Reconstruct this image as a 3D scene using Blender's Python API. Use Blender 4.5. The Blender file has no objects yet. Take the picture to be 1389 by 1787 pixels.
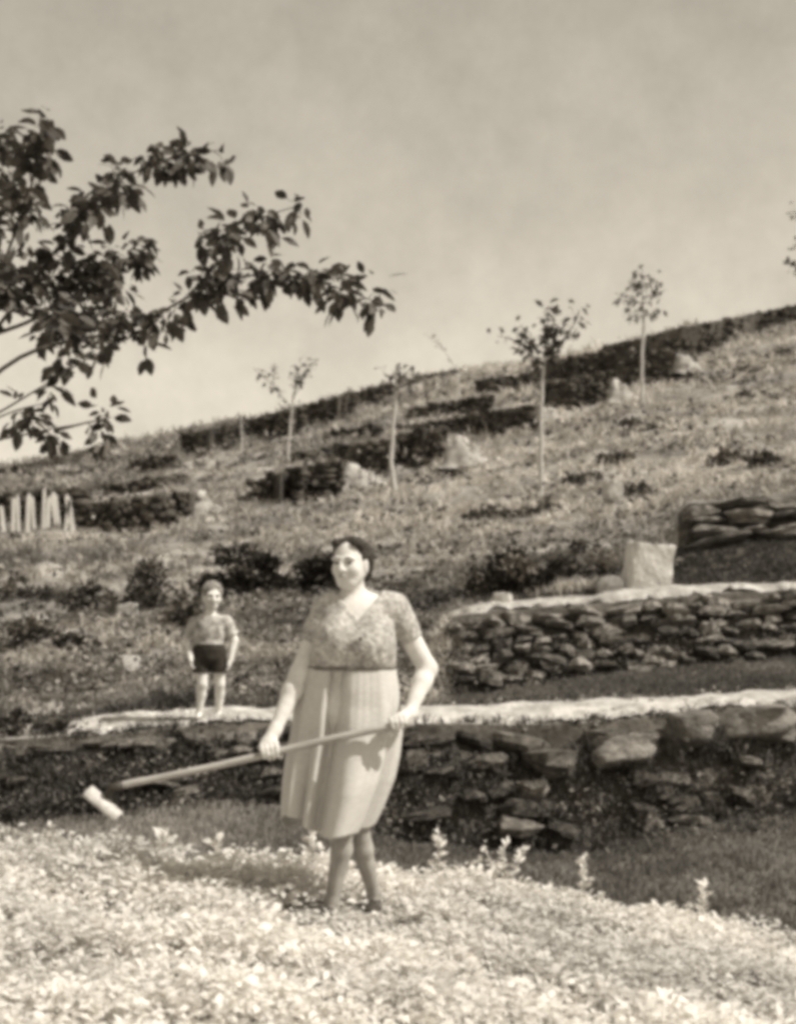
import bpy, math, random
import numpy as np
from mathutils import Vector, Matrix

random.seed(7)
rng = np.random.default_rng(7)
SC = bpy.context.scene
COL = SC.collection

# ------------------------------------------------------------------ camera, sky, sun, exposure
F, CX, HZ, ZC = 2455.0, 694.5, 1066.0, 1.3      # focal length / centre / horizon in photo pixels, eye height
W_PX, H_PX = 1389.0, 1787.0
cam_d = bpy.data.cameras.new('camera'); cam = bpy.data.objects.new('camera', cam_d); COL.objects.link(cam)
cam.location = (0, 0, ZC); cam.rotation_euler = (math.pi / 2, 0, 0)
cam_d.sensor_fit = 'VERTICAL'; cam_d.sensor_height = 24.0
cam_d.lens = 24.0 * F / H_PX
cam_d.shift_y = (HZ - H_PX / 2) / H_PX
cam_d.clip_start = 0.05; cam_d.clip_end = 2000
cam_d.dof.use_dof = True; cam_d.dof.focus_distance = 6.6; cam_d.dof.aperture_fstop = 2.2
SC.camera = cam

SUN_EL, SUN_AZ = math.radians(50), math.radians(74)      # azimuth: from behind the camera round to the right
sun_dir = Vector((math.sin(SUN_AZ) * math.cos(SUN_EL), -math.cos(SUN_AZ) * math.cos(SUN_EL), math.sin(SUN_EL)))
world = bpy.data.worlds.new('World'); SC.world = world; world.use_nodes = True
nt = world.node_tree; nt.nodes.clear()
sky = nt.nodes.new('ShaderNodeTexSky'); sky.sky_type = 'NISHITA'; sky.sun_disc = False
sky.sun_elevation = SUN_EL
sky.sun_rotation = math.atan2(sun_dir.x, sun_dir.y)
sky.air_density = 1.0; sky.dust_density = 1.2; sky.ozone_density = 1.0
bw = nt.nodes.new('ShaderNodeRGBToBW')
tcw = nt.nodes.new('ShaderNodeTexCoord'); nzw = nt.nodes.new('ShaderNodeTexNoise')
nzw.inputs['Scale'].default_value = 13.0; nzw.inputs['Detail'].default_value = 8; nzw.inputs['Roughness'].default_value = .72
mrw = nt.nodes.new('ShaderNodeMapRange'); mrw.inputs[1].default_value = .3; mrw.inputs[2].default_value = .7
mrw.inputs[3].default_value = .87; mrw.inputs[4].default_value = 1.11
veil = nt.nodes.new('ShaderNodeMath'); veil.operation = 'MULTIPLY_ADD'      # thin high cloud over the blue
veil.inputs[1].default_value = .62; veil.inputs[2].default_value = 1.95
mulw = nt.nodes.new('ShaderNodeMath'); mulw.operation = 'MULTIPLY'
sepw = nt.nodes.new('ShaderNodeSeparateXYZ'); hzw = nt.nodes.new('ShaderNodeMapRange'); hzw.interpolation_type = 'SMOOTHSTEP'
hzw.inputs[1].default_value = -.05; hzw.inputs[2].default_value = .48; hzw.inputs[3].default_value = 1.65; hzw.inputs[4].default_value = 0.0
addw = nt.nodes.new('ShaderNodeMath'); addw.operation = 'ADD'
tint = nt.nodes.new('ShaderNodeMix'); tint.data_type = 'RGBA'; tint.blend_type = 'MULTIPLY'; tint.inputs[0].default_value = 1
tint.inputs[7].default_value = (1.0, .905, .745, 1)
bgn = nt.nodes.new('ShaderNodeBackground'); bgn.inputs[1].default_value = 0.1
outw = nt.nodes.new('ShaderNodeOutputWorld')
L = nt.links.new
L(sky.outputs[0], bw.inputs[0]); L(bw.outputs[0], veil.inputs[0])
L(tcw.outputs['Generated'], nzw.inputs['Vector']); L(nzw.outputs[0], mrw.inputs[0])
L(tcw.outputs['Generated'], sepw.inputs[0]); L(sepw.outputs[2], hzw.inputs[0]); L(veil.outputs[0], addw.inputs[0]); L(hzw.outputs[0], addw.inputs[1]); L(addw.outputs[0], mulw.inputs[0]); L(mrw.outputs[0], mulw.inputs[1])
L(mulw.outputs[0], tint.inputs[6]); L(tint.outputs[2], bgn.inputs[0]); L(bgn.outputs[0], outw.inputs[0])

sun_l = bpy.data.lights.new('sun', 'SUN'); sun_l.energy = 3.6; sun_l.angle = math.radians(.6); sun_l.color = (1, .95, .87)
sun = bpy.data.objects.new('sun', sun_l); COL.objects.link(sun)
sun.rotation_euler = sun_dir.to_track_quat('Z', 'Y').to_euler(); sun.location = (20, -20, 40)
SC.view_settings.view_transform = 'Standard'; SC.view_settings.look = 'None'
SC.view_settings.exposure = 0.5; SC.view_settings.gamma = 1.0
SC.render.engine = 'CYCLES'
SC.cycles.filter_width = 4.8                       # soft old lens and print
SC.cycles.max_bounces = 5; SC.cycles.use_denoising = True

# ------------------------------------------------------------------ helpers
def tone(g):
    k = min(1.0, max(0.0, (math.log(max(g, .02)) - math.log(.03)) / (math.log(.6) - math.log(.03))))
    return (g, g * (.86 + .11 * k), g * (.68 + .24 * k), 1)

def mat(name, g, var=.35, scale=8., rough=.9, bump=0., bscale=60., attr=False, rand=0., transl=0., coarse=None, cvar=.4, spec=.2, stretch=None, detail=5):
    m = bpy.data.materials.new(name); m.use_nodes = True
    t = m.node_tree; n = t.nodes; p = n['Principled BSDF']; l = t.links.new
    p.inputs['Roughness'].default_value = rough; p.inputs['Specular IOR Level'].default_value = spec
    tc = n.new('ShaderNodeTexCoord'); vec = tc.outputs['Object']
    if stretch:
        mp = n.new('ShaderNodeMapping'); mp.inputs['Scale'].default_value = stretch; l(vec, mp.inputs[0]); vec = mp.outputs[0]
    nz = n.new('ShaderNodeTexNoise'); nz.inputs['Scale'].default_value = scale; nz.inputs['Detail'].default_value = detail; nz.inputs['Roughness'].default_value = .65
    l(vec, nz.inputs['Vector'])
    r = n.new('ShaderNodeValToRGB')
    r.color_ramp.elements[0].position = .3; r.color_ramp.elements[1].position = .7
    r.color_ramp.elements[0].color = tone(g * (1 - var)); r.color_ramp.elements[1].color = tone(g * (1 + var))
    l(nz.outputs[0], r.inputs[0]); c = r.outputs[0]
    def mul(c, val):
        x = n.new('ShaderNodeMix'); x.data_type = 'RGBA'; x.blend_type = 'MULTIPLY'; x.inputs[0].default_value = 1
        l(c, x.inputs[6]); l(val, x.inputs[7]); return x.outputs[2]
    if coarse:
        n2 = n.new('ShaderNodeTexNoise'); n2.inputs['Scale'].default_value = coarse; n2.inputs['Detail'].default_value = 4
        l(vec, n2.inputs['Vector'])
        mr = n.new('ShaderNodeMapRange'); mr.inputs[1].default_value = .35; mr.inputs[2].default_value = .65
        mr.inputs[3].default_value = 1 - cvar; mr.inputs[4].default_value = 1 + cvar
        l(n2.outputs[0], mr.inputs[0]); c = mul(c, mr.outputs[0])
    if attr:
        a = n.new('ShaderNodeAttribute'); a.attribute_name = 'tone'; c = mul(c, a.outputs['Fac'])
    if rand:
        oi = n.new('ShaderNodeObjectInfo'); mr = n.new('ShaderNodeMapRange')
        mr.inputs[3].default_value = 1 - rand; mr.inputs[4].default_value = 1 + rand
        l(oi.outputs['Random'], mr.inputs[0]); c = mul(c, mr.outputs[0])
    l(c, p.inputs['Base Color'])
    if bump:
        nb = n.new('ShaderNodeTexNoise'); nb.inputs['Scale'].default_value = bscale; nb.inputs['Detail'].default_value = 4
        l(tc.outputs['Object'], nb.inputs['Vector'])
        b = n.new('ShaderNodeBump'); b.inputs['Strength'].default_value = bump; b.inputs['Distance'].default_value = .02
        l(nb.outputs[0], b.inputs['Height']); l(b.outputs[0], p.inputs['Normal'])
    if transl:
        tr = n.new('ShaderNodeBsdfTranslucent'); l(c, tr.inputs[0])
        mx = n.new('ShaderNodeMixShader'); mx.inputs[0].default_value = transl
        l(p.outputs[0], mx.inputs[1]); l(tr.outputs[0], mx.inputs[2]); l(mx.outputs[0], n['Material Output'].inputs[0])
    return m

def tag(o, label=None, cat=None, group=None, kind=None):
    if label: o['label'] = label
    if cat: o['category'] = cat
    if group: o['group'] = group
    if kind: o['kind'] = kind
    return o

def empty(name, loc, label, cat, group=None):
    o = bpy.data.objects.new(name, None); COL.objects.link(o); o.location = loc; o.empty_display_size = .1
    return tag(o, label, cat, group)

def mesh_np(name, V, faces, m, smooth=True, tonev=None):
    """V (n,3) array; faces: (k,3) or (k,4) int array or list of such arrays; tonev per vertex"""
    me = bpy.data.meshes.new(name)
    fl = faces if isinstance(faces, list) else [faces]
    fl = [np.asarray(f, dtype=np.int32) for f in fl if len(f)]
    me.vertices.add(len(V)); me.vertices.foreach_set('co', np.asarray(V, dtype=np.float32).ravel())
    tot = sum(f.size for f in fl); npol = sum(len(f) for f in fl)
    me.loops.add(tot); me.loops.foreach_set('vertex_index', np.concatenate([f.ravel() for f in fl]))
    me.polygons.add(npol)
    sizes = np.concatenate([np.full(len(f), f.shape[1], dtype=np.int32) for f in fl])
    st = np.concatenate([[0], np.cumsum(sizes)[:-1]]).astype(np.int32)
    me.polygons.foreach_set('loop_start', st)
    try: me.polygons.foreach_set('loop_total', sizes)
    except Exception: pass
    me.polygons.foreach_set('use_smooth', np.full(npol, smooth, dtype=bool))
    if tonev is not None:
        at = me.attributes.new('tone', 'FLOAT', 'POINT'); at.data.foreach_set('value', np.asarray(tonev, dtype=np.float32))
    me.update(calc_edges=True); me.validate()
    if m: me.materials.append(m)
    return me

def obj(name, me, parent=None, loc=None, rot=None, scale=None):
    o = bpy.data.objects.new(name, me); COL.objects.link(o)
    if parent: o.parent = parent
    if loc is not None: o.location = loc
    if rot is not None: o.rotation_euler = rot
    if scale is not None: o.scale = scale
    return o

def _hash(ix, iy, seed):
    h = (ix.astype(np.int64) * 374761393 + iy.astype(np.int64) * 668265263 + seed * 1442695041) & 0x7fffffff
    h = ((h ^ (h >> 13)) * 1274126177) & 0x7fffffff
    return ((h ^ (h >> 16)) & 0xffff) / 65535.0

def vnoise(x, y, seed=0):
    x = np.asarray(x, float); y = np.asarray(y, float)
    ix = np.floor(x); iy = np.floor(y); fx = x - ix; fy = y - iy
    fx = fx * fx * (3 - 2 * fx); fy = fy * fy * (3 - 2 * fy)
    a = _hash(ix, iy, seed); b = _hash(ix + 1, iy, seed); c = _hash(ix, iy + 1, seed); d = _hash(ix + 1, iy + 1, seed)
    return (a + (b - a) * fx) * (1 - fy) + (c + (d - c) * fx) * fy - .5

def fbm(x, y, seed=0, oct=4):
    s = 0; a = 1.
    for i in range(oct):
        s = s + a * vnoise(np.asarray(x) * 2 ** i, np.asarray(y) * 2 ** i, seed + i * 17); a *= .5
    return s

def P(x, y, D):
    """photo pixel at a chosen distance -> world point"""
    return Vector(((x - CX) / F * D, D, ZC + (HZ - y) / F * D))

# ------------------------------------------------------------------ terrain: contour lines from near to far, (u, distance, pixel row)
def crop_z(X): return -.02 - .1 * np.clip(X, -6, 6) - .055 * np.clip(X - .2, 0, 3) + .055 * np.clip(X + .35, -3, 0)
LINES = [
    ('crop_near',  None, 2.2, .04),
    ('crop_edge',  None, 6.75, .30),
    ('bank_foot',  None, 7.15, .4),
    ('wall_base',  [(0, 1442), (200, 1415), (350, 1398), (520, 1402), (689, 1470), (890, 1495), (1032, 1490), (1143, 1450), (1389, 1412)], 10.7, .25),
    ('wall_top',   [(0, 1292), (100, 1284), (250, 1276), (380, 1264), (500, 1260), (740, 1262), (900, 1264), (1060, 1260), (1250, 1238), (1389, 1234)], 11.25, .12),
    ('path_back',  [(0, 1270), (100, 1262), (250, 1246), (380, 1238), (500, 1236), (740, 1234), (900, 1222), (1060, 1216), (1389, 1206)], 12.2, .15),
    ('wall2_base', [(0, 1218), (350, 1190), (600, 1190), (700, 1205), (780, 1214), (850, 1212), (1000, 1188), (1150, 1166), (1389, 1150)], 13.5, .3),
    ('wall2_top',  [(0, 1192), (350, 1160), (600, 1150), (720, 1145), (780, 1076), (870, 1064), (1000, 1052), (1150, 1040), (1389, 1032)], 14.05, .3),
    ('path2_back', [(0, 1155), (350, 1115), (600, 1105), (740, 1090), (800, 1062), (870, 1050), (1000, 1037), (1150, 1026), (1389, 1012)], 14.9, .2),
    ('wall3_base', [(0, 1110), (350, 1072), (600, 1055), (740, 1045), (820, 1035), (1000, 1010), (1150, 975), (1200, 950), (1389, 935)], 16.2, .3),
    ('wall3_top',  [(0, 1090), (350, 1050), (600, 1030), (740, 1010), (820, 990), (1000, 965), (1150, 930), (1200, 880), (1389, 866)], 16.7, .4),
    ('hill_a',     [(0, 960), (350, 935), (700, 905), (1050, 845), (1389, 800)], 23., .8),
    ('hill_b',     [(0, 890), (350, 850), (700, 798), (1050, 730), (1389, 680)], 34., 1.),
    ('hill_c',     [(0, 848), (350, 798), (700, 722), (1050, 655), (1389, 605)], 46., 1.),
    ('skyline',    [(0, 817), (100, 801), (190, 780), (300, 757), (420, 733), (520, 712), (620, 686), (730, 660), (870, 634), (910, 634), (1050, 612), (1200, 570), (1389, 540)], 58., .5),
    ('over_a', None, 66., .6), ('over_b', None, 120., 1.), ('over_c', None, 420., 1.),
]
NL = len(LINES)
def line_rows(u):
    """distance and height of every contour line at columns u -> (NL, n)"""
    u = np.atleast_1d(np.asarray(u, float)); Ds = np.zeros((NL, len(u))); Zs = np.zeros_like(Ds)
    for i, (nm, pts, D, amp) in enumerate(LINES):
        Ds[i] = D
        X = (u - CX) / F * D
        if nm in ('crop_near', 'crop_edge'): Zs[i] = crop_z(X)
        elif nm == 'bank_foot': Zs[i] = crop_z(X) - .22
        elif pts is None:
            Zs[i] = Zs[i - 1] + {'over_a': -.5, 'over_b': -6, 'over_c': -20}[nm]
        else:
            px, py = [p[0] for p in pts], [p[1] for p in pts]
            s0 = (py[1] - py[0]) / (px[1] - px[0]); s1 = (py[-1] - py[-2]) / (px[-1] - px[-2])
            px = [-900] + px + [2300]; py = [py[0] + s0 * -700 * .7] + py + [py[-1] + s1 * 700 * .7]
            Zs[i] = ZC + (HZ - np.interp(u, px, py)) / F * D
    return Ds, Zs
AMP = np.array([l[3] for l in LINES])

def G(u, s):
    """ground point(s) for column u (photo px) and contour index s"""
    u = np.atleast_1d(np.asarray(u, float)); s = np.atleast_1d(np.asarray(s, float))
    u, s = np.broadcast_arrays(u, s)
    Ds, Zs = line_rows(u.ravel()); s_ = np.clip(s.ravel(), 0, NL - 1.0001); i = s_.astype(int); f = s_ - i; k = np.arange(len(i))
    D = Ds[i, k] * (1 - f) + Ds[i + 1, k] * f; Z = Zs[i, k] * (1 - f) + Zs[i + 1, k] * f
    a = AMP[i] * (1 - f) + AMP[i + 1] * f
    X = (u.ravel() - CX) / F * D
    Z = Z + a * (.16 * fbm(X * 1.1 + 3, D * 1.1, 5, 4) + .05 * fbm(X * 5, D * 5, 9, 3))
    wild = np.clip((s_ - 5) / .6, 0, 1) * np.clip((12.5 - s_) / 2, 0, 1) * np.clip((820 - u.ravel()) / 80, .25, 1)
    Z = Z + wild * (.20 * fbm(X * 1.6, D * 2.2, 83, 3))
    far = np.clip((D - 18) / 15, 0, 1) * np.clip((62 - D) / 6, 0, 1)
    Z = Z + far * .45 * fbm(X * .22, D * .3, 23, 3)
    return np.stack([X, D, Z], -1)

def s_of_D(u, D):
    Ds, _ = line_rows([u]); return float(np.interp(D, Ds[:, 0], np.arange(NL)))
def ground_at(u, D): return Vector(G(u, s_of_D(u, D))[0])
def hit(u, y, smin=9.0, smax=13.98):
    """first ground point (walking away) whose pixel row is at or above y"""
    s = np.linspace(smin, smax, 700); g = G(np.full(700, float(u)), s)
    row = HZ - (g[:, 2] - ZC) / g[:, 1] * F
    ok = np.nonzero(row <= y)[0]
    return Vector(g[ok[0]] if len(ok) else g[-1])

M = {}
M['ground'] = mat('dry_hill_turf', .25, .55, 2.2, bump=1., bscale=10, coarse=.8, cvar=.45, detail=9, stretch=(.45, 1, 1))
M['soil'] = mat('garden_soil', .26, .4, 14, bump=.8, bscale=30)
M['smooth_grass'] = mat('short_dark_turf', .14, .25, 16, bump=.7, bscale=40, coarse=1.5, cvar=.2)
M['path'] = mat('pale_bare_earth', .45, .42, 7, bump=1., bscale=22, coarse=2.5, cvar=.22, detail=8)
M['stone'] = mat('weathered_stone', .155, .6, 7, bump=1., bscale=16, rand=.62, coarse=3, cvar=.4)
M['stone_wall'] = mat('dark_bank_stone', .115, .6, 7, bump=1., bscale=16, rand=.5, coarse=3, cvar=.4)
M['stone_top'] = mat('grey_coping_boulder', .19, .45, 6, bump=1., bscale=14, rand=.2, coarse=2, cvar=.3)
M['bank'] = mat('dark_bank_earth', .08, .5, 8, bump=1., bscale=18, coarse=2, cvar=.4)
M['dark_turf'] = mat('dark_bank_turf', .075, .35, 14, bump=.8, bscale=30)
M['stone_far'] = mat('shade_dark_lichen_stone', .075, .5, 5, bump=.8, bscale=20, attr=True)  # shadow on the far wall faces is put into this dark albedo
M['stone_pale'] = mat('pale_limestone', .44, .25, 7, bump=.7, bscale=22, rand=.2)
M['stone_white'] = mat('whitish_boulder_stone', .60, .28, 5, bump=1., bscale=9, detail=9)
M['grass'] = mat('grass_blades', .27, .3, 1.2, attr=True, transl=.25)
M['leaf'] = mat('tree_leaf', .10, .3, 20, rough=.6, rand=.5, transl=.2, attr=False)
M['foliage'] = mat('tree_leaf_mass', .10, .3, 20, rough=.6, transl=.2, attr=True)
M['bark'] = mat('dark_bark', .12, .4, 25, bump=.8)
M['pale_bark'] = mat('pale_sapling_bark', .50, .2, 20, bump=.3)
M['sap_leaf'] = mat('sapling_leaf', .10, .3, 10, transl=.2, attr=True)
M['bush'] = mat('dark_shrub_leaf', .075, .4, 8, attr=True, transl=.1)
M['crop'] = mat('crop_leaf', .81, .12, 12, rough=.7, attr=True, transl=.42)
M['picket'] = mat('bleached_wood', .8, .2, 20, stretch=(1, 1, .1))

# ground sheet
NSUB = [14, 34, 6, 26, 10, 10, 10, 8, 8, 10, 6, 26, 26, 24, 26, 6, 8, 4]
srows = np.concatenate([np.linspace(i, i + 1, NSUB[i], endpoint=False) for i in range(NL - 1)] + [[NL - 1.001]])
ucols = np.concatenate([np.linspace(-1900, -300, 50, endpoint=False), np.linspace(-300, 1700, 260), np.linspace(1700, 3300, 51)[1:]])
def ground_sheet():
    nu = len(ucols); V = []
    back = [(-30, 0), (-6, 0), (0.6, 0)]                     # ground behind and under the camera
    xs = (ucols - CX) / F
    for (yy, _) in back:
        X = xs * 2.2 * (1 if yy > 0 else 1 + abs(yy) * .5); V.append(np.stack([X, np.full(nu, float(yy)), crop_z(X)], -1))
    for s in srows: V.append(G(ucols, np.full(nu, s)))
    nr = len(V); V = np.concatenate(V)
    r, c = np.meshgrid(np.arange(nr - 1), np.arange(nu - 1), indexing='ij'); a = (r * nu + c).ravel()
    Fq = np.stack([a, a + 1, a + nu + 1, a + nu], -1)
    me = mesh_np('ground', V, Fq, None)
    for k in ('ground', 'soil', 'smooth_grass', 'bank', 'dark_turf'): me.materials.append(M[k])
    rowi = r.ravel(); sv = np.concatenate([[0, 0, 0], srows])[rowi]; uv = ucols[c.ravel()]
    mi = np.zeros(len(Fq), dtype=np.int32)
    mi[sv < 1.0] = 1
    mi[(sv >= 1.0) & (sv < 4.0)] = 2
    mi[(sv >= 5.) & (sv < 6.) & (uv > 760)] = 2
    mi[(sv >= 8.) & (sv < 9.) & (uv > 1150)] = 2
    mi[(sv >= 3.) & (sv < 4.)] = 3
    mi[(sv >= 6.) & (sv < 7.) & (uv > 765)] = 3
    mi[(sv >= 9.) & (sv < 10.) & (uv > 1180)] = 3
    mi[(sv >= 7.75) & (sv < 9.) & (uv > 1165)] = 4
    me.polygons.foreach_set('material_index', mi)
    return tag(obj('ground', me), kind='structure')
ground_sheet()

# pale trodden paths on the terrace tops
def path_strip(name, u0, u1, s0, s1, lift, edge_amp=.28, n=90, k=5, skip=None):
    us = np.linspace(u0, u1, n); V = []
    for j in range(k + 1):
        f = j / k
        wob = edge_amp * (fbm(us * .045, np.full(n, j * 3.1), 31 + j, 3)) 
        wob = np.abs(wob) * .7 if j == 0 else (wob if j == k else wob * 0)
        g = G(us, s0 + (s1 - s0) * f + wob)
        taper = np.clip(np.minimum(us - u0, u1 - us) / 60, 0, 1)
        g[:, 2] += lift * taper * (1 if 0 < j < k else .25) - .02 * (1 - taper)
        g[:, 2] += .045 * fbm(g[:, 0] * 4, g[:, 1] * 4, 19, 4) * taper
        V.append(g)
    V = np.concatenate(V); r, c = np.meshgrid(np.arange(k), np.arange(n - 1), indexing='ij'); a = (r * n + c).ravel()
    return tag(obj(name, mesh_np(name, V, np.stack([a, a + 1, a + n + 1, a + n], -1), M['path'])), kind='structure')
path_strip('footpath', 70, 2000, 3.98, 4.82, .05, k=8, n=260)
path_strip('footpath', 800, 1900, 6.98, 7.5, .05, k=6, n=160)

# ------------------------------------------------------------------ stones and dry-stone walls
def rock_mesh(name, seed, m, box=.66, amp=.15, cuts=7, smooth=False):
    """rounded irregular block, unit size, 48 triangles"""
    r = np.random.default_rng(seed)
    g = np.array([-1., 0, 1]); V = []; idx = {}
    for x in range(3):
        for y in range(3):
            for z in range(3):
                if x == 1 and y == 1 and z == 1: continue
                idx[(x, y, z)] = len(V); V.append((g[x], g[y], g[z]))
    V = np.array(V); n = np.linalg.norm(V, axis=1, keepdims=True)
    V = (V / n) * (1 - box) * 1.15 + V * box; V *= .52
    V += r.normal(0, amp * .5, V.shape)
    for _ in range(cuts):                                     # split faces
        d = r.normal(0, 1, 3); d /= np.linalg.norm(d); off = r.uniform(.36, .5); e = V @ d - off
        V = V - np.where(e > 0, e, 0)[:, None] * d
    V *= 1 + r.normal(0, .06, (1, 3))
    Q = []
    for ax in range(3):
        for side in (0, 2):
            o1, o2 = [i for i in range(3) if i != ax]
            for i in range(2):
                for j in range(2):
                    q = []
                    for (di, dj) in ((0, 0), (1, 0), (1, 1), (0, 1)):
                        k = [0, 0, 0]; k[ax] = side; k[o1] = i + di; k[o2] = j + dj; q.append(idx[tuple(k)])
                    if (side == 2) == (ax == 1): q = q[::-1]
                    Q.append(q)
    return V, np.array(Q), (mesh_np(name, V, np.array(Q), m, smooth) if m else None)
def cut_rock(name, seed, m, cube=.72, cuts=9, lo=.40, hi=.56, amp=.10, n=14):
    """weathered block: box rounded, split by random planes, roughened"""
    r = np.random.default_rng(seed); g = np.linspace(-1, 1, n); V = []; Q = []
    for ax in range(3):
        for sd in (-1, 1):
            a, b_ = np.meshgrid(g, g, indexing='ij'); q = np.zeros((n * n, 3)); q[:, ax] = sd; q[:, (ax + 1) % 3] = a.ravel() * sd; q[:, (ax + 2) % 3] = b_.ravel()
            i, j = np.meshgrid(np.arange(n - 1), np.arange(n - 1), indexing='ij'); k = (i * n + j).ravel() + len(V) * n * n
            Q.append(np.stack([k, k + n, k + n + 1, k + 1], -1)); V.append(q)
    V = np.concatenate(V); Q = np.concatenate(Q); nn = np.linalg.norm(V, axis=1, keepdims=True)
    V = (V / nn * (1 - cube) * 1.1 + V * cube) * .5
    for _ in range(cuts):
        dd = r.normal(0, 1, 3); dd /= np.linalg.norm(dd); e = V @ dd - r.uniform(lo, hi); V = V - np.where(e > 0, e, 0)[:, None] * dd * .94
    V *= 1 + amp * fbm(V[:, 0] * 3.5 + V[:, 2] * 2.5, V[:, 1] * 3.5 - V[:, 2] * 3.5, seed, 5)[:, None]
    return mesh_np(name, V, Q, M[m])
ROCKS = [rock_mesh('stone', 100 + i, M['stone'])[2] for i in range(14)]
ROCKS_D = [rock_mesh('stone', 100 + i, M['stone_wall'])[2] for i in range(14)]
ROCKS_T = [cut_rock('stone', 150 + i, 'stone_top', .45, 11, .36, .5, .22, 9) for i in range(6)]
ROCKS_P = [rock_mesh('pale_stone', 200 + i, M['stone_pale'])[2] for i in range(6)]

def stone_wall(name, label, u0, u1, sb, rows, hfun, wmin, wmax, dens=1.0, seed=1, boulders=(), rocks=None, push=0.):
    """stones laid course by course against the terrain step between contour sb and sb+1"""
    rr = random.Random(seed); rocks = rocks or ROCKS
    mid = Vector(G((u0 + u1) / 2, sb)[0])
    t = empty(name, mid, label, 'wall')
    n = 0
    for (u, f, w, h, pal) in boulders:
        p = Vector(G(u, sb + f)[0])
        obj('stone', rr.choice(ROCKS_T if pal else rocks), t, p - mid + Vector((0, -.08, 0)), (rr.uniform(-.1, .1), rr.uniform(-.12, .12), rr.uniform(-.3, .3)), (w, w * .7, h)); n += 1
    for r in range(rows):
        u = u0 + rr.uniform(0, 15)
        while u < u1:
            f = (r + .5) / rows
            base, top = G(u, sb)[0], G(u, sb + .96)[0]; H = top[2] - base[2]
            pm = base * (1 - f) + top * f; D = pm[1]
            w = rr.uniform(wmin, wmax) * (1.25 if rr.random() < .15 else 1); up = u + w / D * F
            ht = H / rows * rr.uniform(.65, 1.35)
            keep = hfun(u, f) * dens
            clash = any(abs(u + w / D * F / 2 - bu) < bw_ / D * F * .55 and abs(f - bf) * H < bh * .55 for (bu, bf, bw_, bh, _) in boulders)
            if H > .12 and rr.random() < keep and not clash and n < 296:
                uc = u + w / D * F / 2
                c = Vector(((uc - CX) / F * D, D - .07 - push + rr.uniform(-.06, .05), pm[2] + rr.uniform(-.04, .04)))
                obj('stone', rr.choice(rocks), t, c - mid, (rr.uniform(-.2, .2), rr.uniform(-.22, .22), rr.uniform(-.3, .3)), (w * 1.04, rr.uniform(.2, .32), ht * 1.05)); n += 1
            u = up + rr.uniform(-1, 3)
    return t, n

def ramp01(x, a, b): return min(1., max(0., (x - a) / (b - a)))
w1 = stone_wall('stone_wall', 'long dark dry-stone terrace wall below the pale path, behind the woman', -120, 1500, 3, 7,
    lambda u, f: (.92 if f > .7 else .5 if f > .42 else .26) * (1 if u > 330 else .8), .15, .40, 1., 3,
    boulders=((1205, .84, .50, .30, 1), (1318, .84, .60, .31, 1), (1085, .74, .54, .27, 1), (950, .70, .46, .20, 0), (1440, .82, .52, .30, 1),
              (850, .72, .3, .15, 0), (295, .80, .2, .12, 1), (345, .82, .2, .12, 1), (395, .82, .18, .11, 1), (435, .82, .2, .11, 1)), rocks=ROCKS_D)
w2 = stone_wall('stone_wall', 'coursed stone terrace wall between the two pale paths', 772, 1500, 6, 7,
    lambda u, f: .97 if f > .2 else .7, .14, .36, 1., 5)
w3 = stone_wall('stone_wall', 'layered flat-stone terrace wall above the white boulder and upper path', 1190, 1520, 9, 5,
    lambda u, f: .98, .25, .6, 1., 8, rocks=ROCKS, push=.12)
print('wall stones', w1[1], w2[1], w3[1])

# merged-rock builder for far walls and heaps
def merged_rocks(items, m, name, tonefn=None, seed=1):
    r = np.random.default_rng(seed); base = [rock_mesh('', 300 + i, None) for i in range(8)]
    VV, QQ, TT = [], [], []; off = 0
    for (c, sx, sy, sz, rz) in items:
        V, Q, _ = base[r.integers(8)]
        v = V * np.array([sx, sy, sz]); ca, sa = math.cos(rz), math.sin(rz)
        v = np.stack([v[:, 0] * ca - v[:, 1] * sa, v[:, 0] * sa + v[:, 1] * ca, v[:, 2]], -1) + np.array(c)
        VV.append(v); QQ.append(Q + off); off += len(v); TT.append(np.full(len(v), r.uniform(.5, 1.6)))
    return mesh_np(name, np.concatenate(VV), np.concatenate(QQ), m, True, np.concatenate(TT))

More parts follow.
